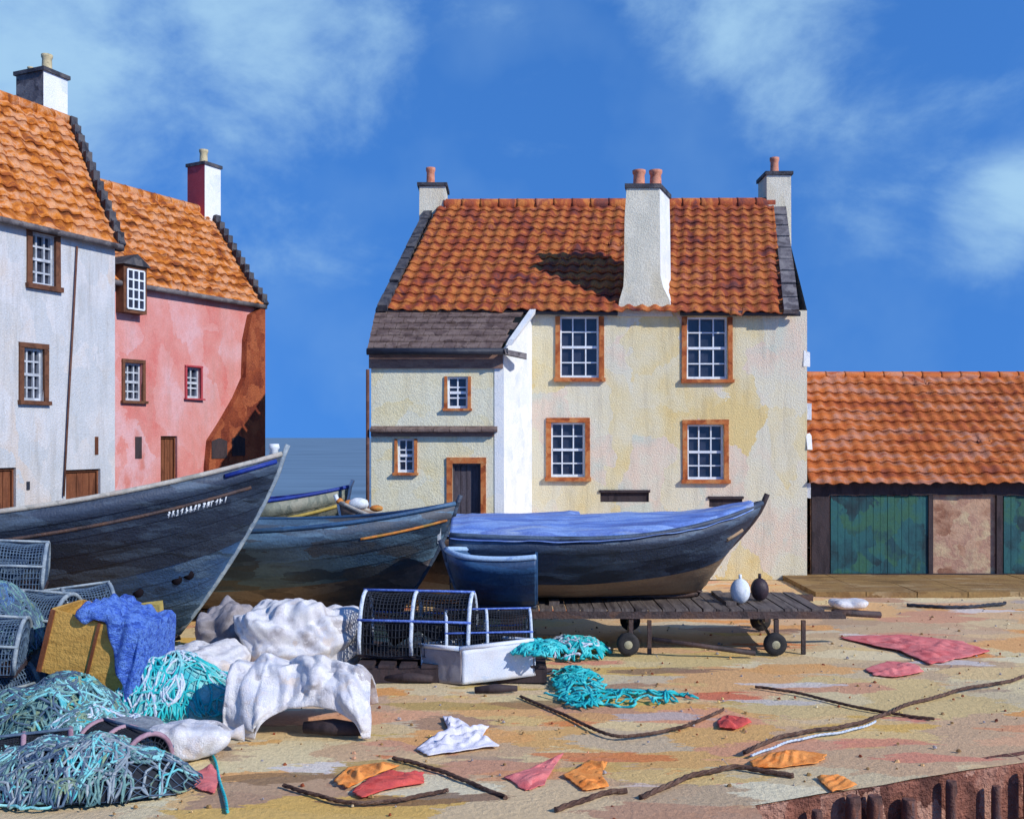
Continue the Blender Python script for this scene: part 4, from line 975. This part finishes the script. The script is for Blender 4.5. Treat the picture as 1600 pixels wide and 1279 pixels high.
# ------------------------------------------------------------------ sacks, crate, cloths, nets
def sack(c, size, rotz, mat, label, seed=0, name='sack', cat='sack', group=None, tie=True, sag=.35, p=.55):
    root = empty(name, c, label, cat, group)
    a, b, h = size
    def fn(u, v):
        th = 2*math.pi*u; ph = math.pi*(v-.5)
        cp = math.copysign(abs(math.cos(ph))**p, math.cos(ph)); sp_ = math.copysign(abs(math.sin(ph))**.8, math.sin(ph))
        q = Vector((a*math.copysign(abs(math.cos(th))**.7, math.cos(th))*cp, b*math.copysign(abs(math.sin(th))**.7, math.sin(th))*cp, h*.5*(1+sp_)))
        n1 = nz((q.x*2.2+seed*7, q.y*2.2, q.z*2.6)); n3 = nz((q.x*14, q.y*14+seed, q.z*14)); cr = crumple(q, 2.8, seed, 9)
        k = 1+.12*n1+.15*cr+.012*n3
        q = Vector((q.x*k, q.y*k, max(.0, q.z*(1+.14*n1+.13*cr))))
        q.rotate(Matrix.Rotation(rotz, 3, 'Z')); return q+Vector(c)
    m = MB(); m.grid(fn, 130, 84); m.build('sack_body', M[mat], root)
    if tie:
        t = MB(); e = Vector((a*.98, 0, h*.55)); e.rotate(Matrix.Rotation(rotz, 3, 'Z')); e += Vector(c); o = (e-Vector(c)); o.z = .02; o.normalize()
        t.tube([e-o*.06, e+o*.02, e+o*.05, e+o*.13], [.09, .03, .035, .07], 9); t.build('tied_neck', M[mat], root)
    return root

sack(gp(462, 1046), (.60, .42, .72), R(4), 'sack', 'biggest white sack lying in front of the navy boat bow', 1, tie=True)
sack(gp(352, 1026), (.32, .34, .6), R(70), 'sack_grey', 'grey sack tucked left of the biggest white sack', 2, tie=False)
sack(px(530, 0, 10.75)*1-Vector((0, 0, px(530, 0, 10.75).z)), (.2, .22, .36), R(-20), 'sack', 'small pale sack at the right end of the biggest white sack', 3)
sack(gp(290, 1180), (.32, .26, .27), R(10), 'sack', 'white sack under the turquoise net near the bottom left', 4)
sack(gp(205, 1180), (.26, .24, .28), R(30), 'rock', 'blue grey stone left of the white sack under the turquoise net', 5, name='boulder', cat='stone', tie=False, p=.8)
def white_box():
    root = empty('fish_box', (gp(722, 1068).x, gp(722, 1068).y, 0), 'white open fish box standing corner-on below the smaller lobster pot', 'box')
    A = gp(722, 1072); l = Vector((-.44, .30, 0)); r = Vector((.74, .16, .0)); H = .36; up = Vector((0.0, 0, 1))
    tilt = Matrix.Rotation(R(-4), 3, 'Y')
    def P(a, b, z): return A+tilt @ (l*a+r*b+up*z)
    def panel(p, q, name, mat, h0=.02, h1=H, t=.03):
        m = MB(); p, q = [Vector(k) for k in (p, q)]; n = 14
        d = (q-p); nrm = Vector((d.y, -d.x, 0)).normalized(); b = []
        m.grid(lambda u, v: p+d*u+up*(h0+(h1-h0)*v)+nrm*(.012*(crumple((u*.8, v*.4, 0), 4, 6)))+up*(.012*nz((u*5, 3, 1))*v), 24, 10); m.build(name, M[mat], root, solid=t)
    panel(P(0, 0, 0), P(0, 1, 0), 'long_side', 'sack_blue'); panel(P(1, 0, 0), P(0, 0, 0), 'end_side', 'sack_grey'); panel(P(0, 1, 0), P(1, 1, 0), 'end_side', 'sack_grey'); panel(P(1, 1, 0), P(1, 0, 0), 'long_side', 'sack_blue')  # ends in grey, so the left face has its shade in the colour
    m = MB(); m.prism([P(.03, .03, .03), P(.03, .97, .03), P(.97, .97, .03), P(.97, .03, .03)], (0, 0, .03)); m.build('bottom', M['sack_grey'], root)
    m = MB(); c = [P(0, 0, H+.02), P(0, 1, H+.02), P(1, 1, H+.02), P(1, 0, H+.02), P(0, 0, H+.02)]; m.tube(c, .025, 6); m.build('rim', M['sack_blue'], root)
    m = MB(); m.grid(lambda u, v: P(.08+.84*u, .06+.88*v, .22+.05*nz((u*5, v*5, 3))+.05*crumple((u, v, 0), 5, 9)), 30, 24); tag(m.build('net_bundle', M['rope_brown'], solid=.01), 'brown netting filling the white open fish box', 'net')
white_box()
sack(gp(1325, 950), (.26, .2, .14), 0, 'sack', 'small white sack lying in front of the teal shed', 8, tie=False)
sack(gp(310, 1065), (.5, .35, .36), R(0), 'sack', 'low white sack beneath the turquoise net, right of the crate', 9, tie=False)

def arch_tarp():
    c = gp(462, 1156); Y0 = c.y
    def fn(u, v):
        t = u*2-1
        W = .56
        top = .60*(1-.22*abs(t+.15)**2.2); hem = .26*max(0, 1-((t-.18)/.72)**2)**.6 if abs(t-.18) < .72 else 0.0
        if v < .5:
            k = v/.5; z = hem+(top-hem)*math.sin(k*math.pi/2); y = Y0+.34*(1-math.cos(k*math.pi/2))
        else:
            k = (v-.5)/.5; z = top*(1-.8*k**1.6)+.0; y = Y0+.34+.5*k
        x = W*t*(1+.10*(1-v))
        f = 1 if v > .04 else .4
        cr = crumple((t*.6, v*.9, 0), 3.4, 4, 9); x += .03*nz((t*3, z*4, 2)); y += f*(.07*nz((t*3, z*3, 9))-.10*cr); z += f*(.04*nz((t*4, v*5, 2))+.07*cr*(v > .3))
        return Vector((c.x+x, y, max(.012, z+.02)))
    m = MB(); m.grid(fn, 130, 84); o = m.build('tarpaulin', M['sack'], solid=.02)
    tag(o, 'white tarpaulin arched up over a dark hollow in the foreground', 'tarpaulin')
    for i, (X, Y, l, r, a) in enumerate(((520, 1150, .5, .07, -12), (365, 1128, .22, .075, 60))):
        b = MB(); g = gp(X, Y); d = Vector((math.cos(R(a)), math.sin(R(a))*.4, 0))
        b.tube([g-d*l/2+Vector((0, 0, r)), g+Vector((0, 0, r*1.15)), g+d*l/2+Vector((0, 0, r*.9))], [r*.7, r, r*.75], 9)
        tag(b.build('driftwood_log', M['timber_dark']), ['dark log poking out from the right side of the arched white tarpaulin', 'short dark stump left of the arched white tarpaulin'][i], 'log', 'dark driftwood')
arch_tarp()
for i, (X, Y, l, r, a, lab) in enumerate(((775, 1082, .42, .045, 8, 'dark log in front of the white fish box'), (640, 1066, .5, .055, -6, 'dark log lying left of the white fish box'),
        (563, 1110, .14, .06, 80, 'dark stump just right of the white tarpaulin'), (560, 1015, .7, .07, -8, 'long dark log between the big white sack and the lobster pot'), (845, 1052, .4, .03, 18, 'thin dark stick left of the turquoise net'))):
    b = MB(); g = gp(X, Y); d = Vector((math.cos(R(a)), math.sin(R(a)), 0))
    b.tube([g-d*l/2+Vector((0, 0, r*.8)), g+Vector((0, 0, r)), g+d*l/2+Vector((0, 0, r*.8))], [r*.7, r, r*.6], 8)
    tag(b.build('driftwood_log', M['timber_dark']), lab, 'log', 'dark driftwood')

def crate():
    W, D, H = .80, .5, .56; B0 = .22
    c = px(148, 1000, 8.85)
    root = empty('wooden_crate', (c.x, 8.95, B0), 'ochre wooden crate half hidden under a bright blue cloth', 'crate')
    rot = Matrix.Rotation(R(-6), 3, 'Z') @ Matrix.Rotation(R(14), 3, 'Y')
    C = Vector((c.x, 9.0, .62))
    for nm, cc, sz in (('front_board', (0, -D/2, 0), (W, .025, H)), ('rear_board', (0, D/2, 0), (W, .025, H)), ('side_board', (-W/2, 0, 0), (.025, D-.03, H)), ('side_board', (W/2, 0, 0), (.025, D-.03, H)), ('bottom_board', (0, 0, -H/2+.015), (W-.03, D-.03, .025))):
        m = MB(); m.box(C+rot @ Vector(cc), sz, rot); m.build(nm, M['crate'], root)
    for xx, ww_ in ((.06, .022), (-W/2+.02, .04)):
        m = MB(); m.box(C+rot @ Vector((xx, -D/2-.022, 0)), (ww_, .018, H), rot); m.build('batten', M['door_brown'], root)
    def sm(x): x = max(0, min(1, x)); return x*x*(3-2*x)
    def fn(u, v):
        x = -.16+.86*u
        ymin = -D/2-.03-.03*(1+nz((u*6, 0, 0)))-.30*sm((u-.3)/.6)
        y = ymin+(.44-ymin)*v
        dx = max(0, x-.43); dy = max(0, -D/2-.03-y)
        z = H/2+.03+.10*math.exp(-((x+.02)**2+(y)**2)*8)+.03*nz((u*5, v*4, 8))
        z -= dx*2.2+dy*2.3
        y2 = max(y, -D/2-.035) if dy > 0 else y
        y2 -= dy*.18+.018*math.sin(u*34)*(dy > 0)
        z += .012*math.sin(u*24+v*5)+.05*crumple((x, y, 0), 5, 2)
        return C+rot @ Vector((x-max(0, dx*.45)+.02*nz((u*7, v*7, 5)), y2, z))
    m = MB(); m.grid(fn, 80, 60); o = m.build('blue_cloth', M['tarp_blue'], solid=.012); tag(o, 'bright blue netting cloth draped over the ochre crate', 'cloth')
    ch = MB(); g = px(238, 958, 9.4); ch.box(g, (.2, .15, .2), jit=.03); tag(ch.build('foam_block', M['ochrepaint']), 'small yellow foam block behind the blue cloth', 'block')
    f = MB(); f.box((c.x+.02, 9.0, .12), (.8, .5, .24), jit=.01); tag(f.build('fish_box', M['timber_dark']), 'low dark box under the ochre crate', 'box')
    f = MB(); f.box((g.x, 9.42, (g.z-.105)/2), (.26, .26, g.z-.105), jit=.012); tag(f.build('fish_box', M['net_dark']), 'tall dark box behind the blue cloth carrying the yellow foam block', 'box')
crate()

def net(name, label, center, size, n, r, mats, seed=1, turns=26, mound=True, flat=0.02, shape=None, base=None, step=.06):
    random.seed(seed)
    root = empty(name, center, label, 'net')
    cx, cy, cz = center; a, b, h = size
    def surf(x, y):
        q = 1-(x/a)**2-(y/b)**2
        return cz+h*max(0, q)**.6*(1+.35*nz((x*3+seed, y*3, 0)))+.03*nz((x*9, y*9, seed))
    for mi, mat in enumerate(mats):
        m = MB()
        for k in range(n):
            x, y = random.gauss(0, a*.42), random.gauss(0, b*.42); ang = random.uniform(0, 6.28); cur = random.uniform(-.6, .6); pts = []
            for s in range(turns):
                q = (x/a)**2+(y/b)**2
                if q > 1: ang = math.atan2(-y, -x)+random.uniform(-.9, .9)
                cur += random.uniform(-.25, .25); cur = max(-.9, min(.9, cur)); ang += cur
                x += math.cos(ang)*step; y += math.sin(ang)*step
                pts.append(Vector((cx+x, cy+y, surf(x, y)+random.uniform(0, flat)+r)))
            sm = []
            for i in range(len(pts)-1): sm += [pts[i], (pts[i]+pts[i+1])/2]
            m.tube(sm, r*random.uniform(.7, 1.3), 5)
        m.build('strands', M[mat], root)
    if base:
        m = MB(); m.grid(lambda u, v: Vector((cx+a*1.0*(v*math.cos(2*math.pi*u)), cy+b*1.0*v*math.sin(2*math.pi*u), surf(a*v*math.cos(2*math.pi*u), b*v*math.sin(2*math.pi*u))-.012 if v < .97 else .01)), 48, 16)
        m.build('net_heap', M[base], root)
        m = MB(); N_ = max(14, int(a/.030)); Q_ = max(14, int(b/.030))
        def sheet(u, v):
            x, y = (2*u-1), (2*v-1); x, y = x*math.sqrt(1-y*y/2)*a*1.04, y*math.sqrt(1-x*x/2)*b*1.04
            return Vector((cx+x+.03*nz((x*6, y*6, seed)), cy+y+.03*nz((x*6, y*6, seed+9)), surf(x, y)+.022+.015*nz((x*12, y*12, 3))))
        m.grid(sheet, N_, Q_); m.build('net_mesh', M[mats[0]], root, wire=.009)
    return root
net('fishing_net', 'pale turquoise fishing net heaped over sacks below the ochre crate', (gp(250, 1125).x, gp(250, 1125).y+.25, .06), (.72, .5, .42), 26, .011, ['turq_pale', 'rope_white', 'turq'], 3, base='turq_pale')
net('fishing_net', 'sea green fishing net heaped at the left edge of the quay', (gp(70, 1150).x, gp(70, 1150).y+.1, .05), (.62, .5, .36), 24, .011, ['seagreen', 'net_grey', 'turq_pale'], 5, base='seagreen')
net('fishing_net', 'bright turquoise net strewn loosely to the right of the white fish box', (gp(905, 1075).x, gp(905, 1075).y, .01), (.22, .8, .05), 14, .012, ['turq', 'turq'], 8, turns=22)
net('fishing_net', 'bright turquoise net tail trailing right across the sand', (gp(985, 1092).x, gp(985, 1092).y, .0), (.62, .22, .04), 10, .012, ['turq'], 9, turns=22)
net('fishing_net', 'blue white rope tangle beside the turquoise net near the trailer', (gp(900, 1020).x, gp(900, 1020).y, .0), (.36, .42, .15), 14, .014, ['rope_white', 'turq', 'turq'], 12, turns=20)
net('fishing_net', 'turquoise net end hanging over the right end of the white fish box', (px(845, 0, 10.15).x, 10.15, .30), (.28, .22, .10), 11, .012, ['turq', 'turq'], 14, turns=18, step=.045)

net('fishing_net', 'blue grey, aqua and pale net over the mauve hooped pots at bottom left', (gp(110, 1235).x, gp(110, 1235).y+.12, .0), (.85, .42, .30), 30, .009, ['net_grey', 'seagreen', 'turq_pale', 'rope_grey'], 21, base='net_dark')
net('fishing_net', 'loose blue grey net thrown over the lobster pots at the left edge', (px(-20, 0, 9.2).x, 9.2, .55), (.50, .6, .62), 40, .010, ['net_grey', 'seagreen', 'lowblue'], 22, base='net_grey')
net('fishing_net', 'greyish turquoise net spilling between the crate and the bottom left pots', (gp(150, 1175).x, gp(150, 1175).y+.1, .0), (.5, .3, .30), 22, .010, ['seagreen', 'turq_pale', 'rope_white'], 23, base='seagreen')

def rope(pts, r, mat, label, z=.0, name='rope', group=None, wob=.02, seed=0):
    P = [gp(*p) for p in pts]; out = []; n = len(P)
    for i in range(n-1):
        p0, p1, p2, p3 = P[max(0, i-1)], P[i], P[i+1], P[min(n-1, i+2)]
        for k in range(16):
            f = k/16; q = .5*((2*p1)+(p2-p0)*f+(2*p0-5*p1+4*p2-p3)*f*f+(3*p1-p0-3*p2+p3)*f**3)
            q += Vector((.03*nz((q.x*2.5, q.y, seed)), .10*nz((q.x*1.5, q.y, 4+seed))+.03*nz((q.x*5, q.y, seed)), 0)); q.z = z+r*.7+.004; out.append(q)
    out.append(P[-1]+Vector((0, 0, r)))
    m = MB()
    L = 0; acc = [0]
    for a, b in zip(out, out[1:]): L += (b-a).length; acc.append(L)
    N = int(L/(r*.8))+2; fine = []; k = 0
    for i in range(N+1):
        d = L*i/N
        while k < len(acc)-2 and acc[k+1] < d: k += 1
        f = (d-acc[k])/max(1e-6, acc[k+1]-acc[k]); fine.append(out[k].lerp(out[k+1], min(1, f)))
    for s_ in range(3):                      # three laid strands
        path = []
        for i, p in enumerate(fine):
            t = (fine[min(i+1, N)]-fine[max(i-1, 0)]).normalized(); a = t.cross(Vector((0, 0, 1))).normalized(); c = a.cross(t); an = i*.42+s_*2.094
            path.append(p+(a*math.cos(an)+c*math.sin(an))*r*.42)
        m.tube(path, r*.5, 5)
    return tag(m.build(name, M[mat]), label, 'rope', group)
G = 'ropes lying on the quay'
rope([(1160, 1180), (1230, 1150), (1370, 1122), (1450, 1092), (1600, 1060), (1800, 1020)], .021, 'rope_brown', 'thick brown rope snaking up to the right edge across the sand', group=G)
rope([(1172, 1184), (1250, 1156), (1368, 1128)], .012, 'rope_white', 'thin white line running along the thick brown rope', group=G)
rope([(1180, 1075), (1260, 1088), (1345, 1108), (1460, 1125)], .017, 'rope_brown', 'brown rope crossing the middle right sand below the trailer wheel', group=G, seed=2)
rope([(815, 1090), (870, 1115), (960, 1150), (1060, 1140), (1130, 1110)], .018, 'rope_brown', 'brown rope looping under the turquoise net tail', group=G, seed=3)
rope([(612, 1185), (680, 1205), (740, 1230), (790, 1250)], .02, 'rope_brown', 'brown rope below the lilac white rag in the foreground', group=G, seed=4)
rope([(440, 1232), (520, 1250), (620, 1252), (700, 1238)], .018, 'rope_brown', 'thin brown rope around the red rag at the bottom', group=G, seed=6)
rope([(1000, 1245), (1080, 1215), (1150, 1205), (1240, 1215)], .024, 'rope_brown', 'thick dark rope above the bottom right quay edge', group=G, seed=7)
rope([(300, 1150), (335, 1190), (350, 1240), (356, 1270)], .013, 'turq', 'single turquoise strand curving down to the bottom edge', group=G, seed=9)
rope([(1420, 948), (1500, 950), (1570, 944)], .03, 'gutter', 'dark blue hose lying in front of the shed paving', group=G, seed=11)
rope([(870, 1265), (930, 1245), (980, 1240)], .024, 'rope_brown', 'thick brown rope stub at the bottom edge centre', group=G, seed=12)

def rag(pts, mat, label, name='rag', cat='rag', group=None, h=.03, seed=0):
    """a crumpled piece of cloth: its outline on the ground with folds and a real hem thickness"""
    P = [gp(*p) for p in pts]; c = sum(P, Vector())/len(P); n = len(P)
    def outline(u):
        t = u*n; i = int(t) % n; f = t-int(t); p0, p1, p2, p3 = P[(i-1) % n], P[i], P[(i+1) % n], P[(i+2) % n]
        return p1.lerp(p2, f)
    def fn(u, v):
        uu = u % 1.0; q = c.lerp(outline(uu), v*(1+.10*nz((math.cos(6.283*uu)*2.5, math.sin(6.283*uu)*2.5, seed))+.05*nz((math.cos(6.283*uu)*8, math.sin(6.283*uu)*8, seed))))
        e = 1-v**4
        z = .010+e*(h*.9*max(0, .45+nz((q.x*4, q.y*4, seed)))+h*1.3*max(-.3, crumple((q.x, q.y, 0), 8, seed+3)))
        q.z = max(.008, z); return q
    m = MB(); m.grid(fn, 110, 26); return tag(m.build(name, M[mat], solid=.006), label, cat, group)
C_ = 'cloth scraps lying on the sand'
rag([(1310, 996), (1400, 992), (1500, 1002), (1545, 1018), (1500, 1030), (1455, 1040), (1410, 1018), (1360, 1008)], 'coral', 'long coral red sailcloth strip on the sand in front of the shed', 'sailcloth', 'sailcloth', h=.03)
rag([(1352, 1046), (1385, 1034), (1430, 1038), (1445, 1050), (1400, 1058), (1365, 1056)], 'coral', 'smaller coral red sailcloth below the long strip', 'sailcloth', 'sailcloth', h=.028, seed=3)
rag([(1120, 1128), (1135, 1118), (1160, 1122), (1174, 1130), (1150, 1140), (1125, 1137)], 'red', 'little red rag alone on the sand left of the thick brown rope', group=C_, seed=1)
rag([(548, 1240), (575, 1218), (615, 1205), (640, 1212), (662, 1208), (660, 1225), (600, 1235), (570, 1247)], 'red', 'bright red rag in the bottom foreground', group=C_, seed=2)
rag([(520, 1222), (545, 1200), (600, 1192), (622, 1198), (575, 1216), (545, 1232)], 'orange_cloth', 'pale orange rag just above the bright red one', group=C_, seed=4)
rag([(648, 1172), (680, 1150), (700, 1138), (692, 1120), (715, 1122), (735, 1138), (762, 1136), (752, 1152), (780, 1166), (735, 1172), (705, 1176), (670, 1180)], 'white_cloth', 'lilac white star shaped rag in the foreground', group=C_, seed=5, h=.04)
rag([(790, 1215), (830, 1202), (865, 1185), (880, 1178), (862, 1205), (850, 1228), (820, 1238)], 'coral', 'coral rag at the bottom centre between ropes', group=C_, seed=6)
rag([(882, 1212), (920, 1190), (948, 1192), (940, 1212), (952, 1230), (910, 1236)], 'orange_cloth', 'orange rag at the bottom right of centre', group=C_, seed=7)
rag([(1172, 1192), (1200, 1178), (1240, 1172), (1290, 1180), (1282, 1192), (1220, 1200), (1180, 1200)], 'orange_cloth', 'orange rag beneath the thick brown rope near the quay edge', group=C_, seed=8, h=.02)
rag([(1275, 1215), (1310, 1212), (1340, 1228), (1300, 1238)], 'orange_cloth', 'orange scrap at the lip of the quay wall', group=C_, seed=9, h=.02)
rag([(295, 1215), (330, 1195), (345, 1215), (335, 1240), (310, 1235)], 'coral', 'coral red rag beside the single turquoise strand', group=C_, seed=10)
rag([(200, 1212), (250, 1200), (295, 1215), (280, 1228), (230, 1222)], 'orange', 'rusty orange rag near the bottom left pots', group=C_, seed=11)
for i, (x, y, lab) in enumerate([(92, 1148, 'red scrap on the sea green net, lower left one'), (122, 1124, 'red scrap on the sea green net, upper right one')]):
    Y = gp(70, 1150).y-.02; p = px(x, y, Y); m = MB(); m.grid(lambda u, v: p+Vector(((u-.5)*.2, (v-.5)*.16, .05+(v-.5)*.10+.03*math.sin(u*7+i))), 10, 6); tag(m.build('rag', M['red'], solid=.015), lab, 'rag', C_)

def gravel():
    random.seed(5); m = MB()
    for k in range(1500):
        x, y = random.uniform(-7, 9), random.uniform(6.2, 17)
        if x > 1.6 and y < 7.0+.40*(x-1.66): continue
        r = random.choice((.006, .008, .012, .015))*random.uniform(.7, 1.3); b = len(m.v)
        for a in range(5): an = a*1.257+random.uniform(-.3, .3); m.v.append(Vector((x+r*math.cos(an)*random.uniform(.8, 1.5), y+r*math.sin(an), -.005)))
        for a in range(5): an = a*1.257+random.uniform(-.3, .3); m.v.append(Vector((x+r*.7*math.cos(an), y+r*.7*math.sin(an), r*random.uniform(.5, 1.0))))
        mm = random.choice((0, 0, 1, 2, 3))
        for a in range(5): a2 = (a+1) % 5; m.face([b+a, b+a2, b+5+a2, b+5+a], mm)
        m.face([b+5+a for a in range(5)], mm)
    tag(m.build('gravel', [M['ochre'], M['sack_grey'], M['brown_stone_shadow'], M['ground']]), kind='stuff', label='loose gravel scattered over the sandy quay', cat='gravel')
gravel()
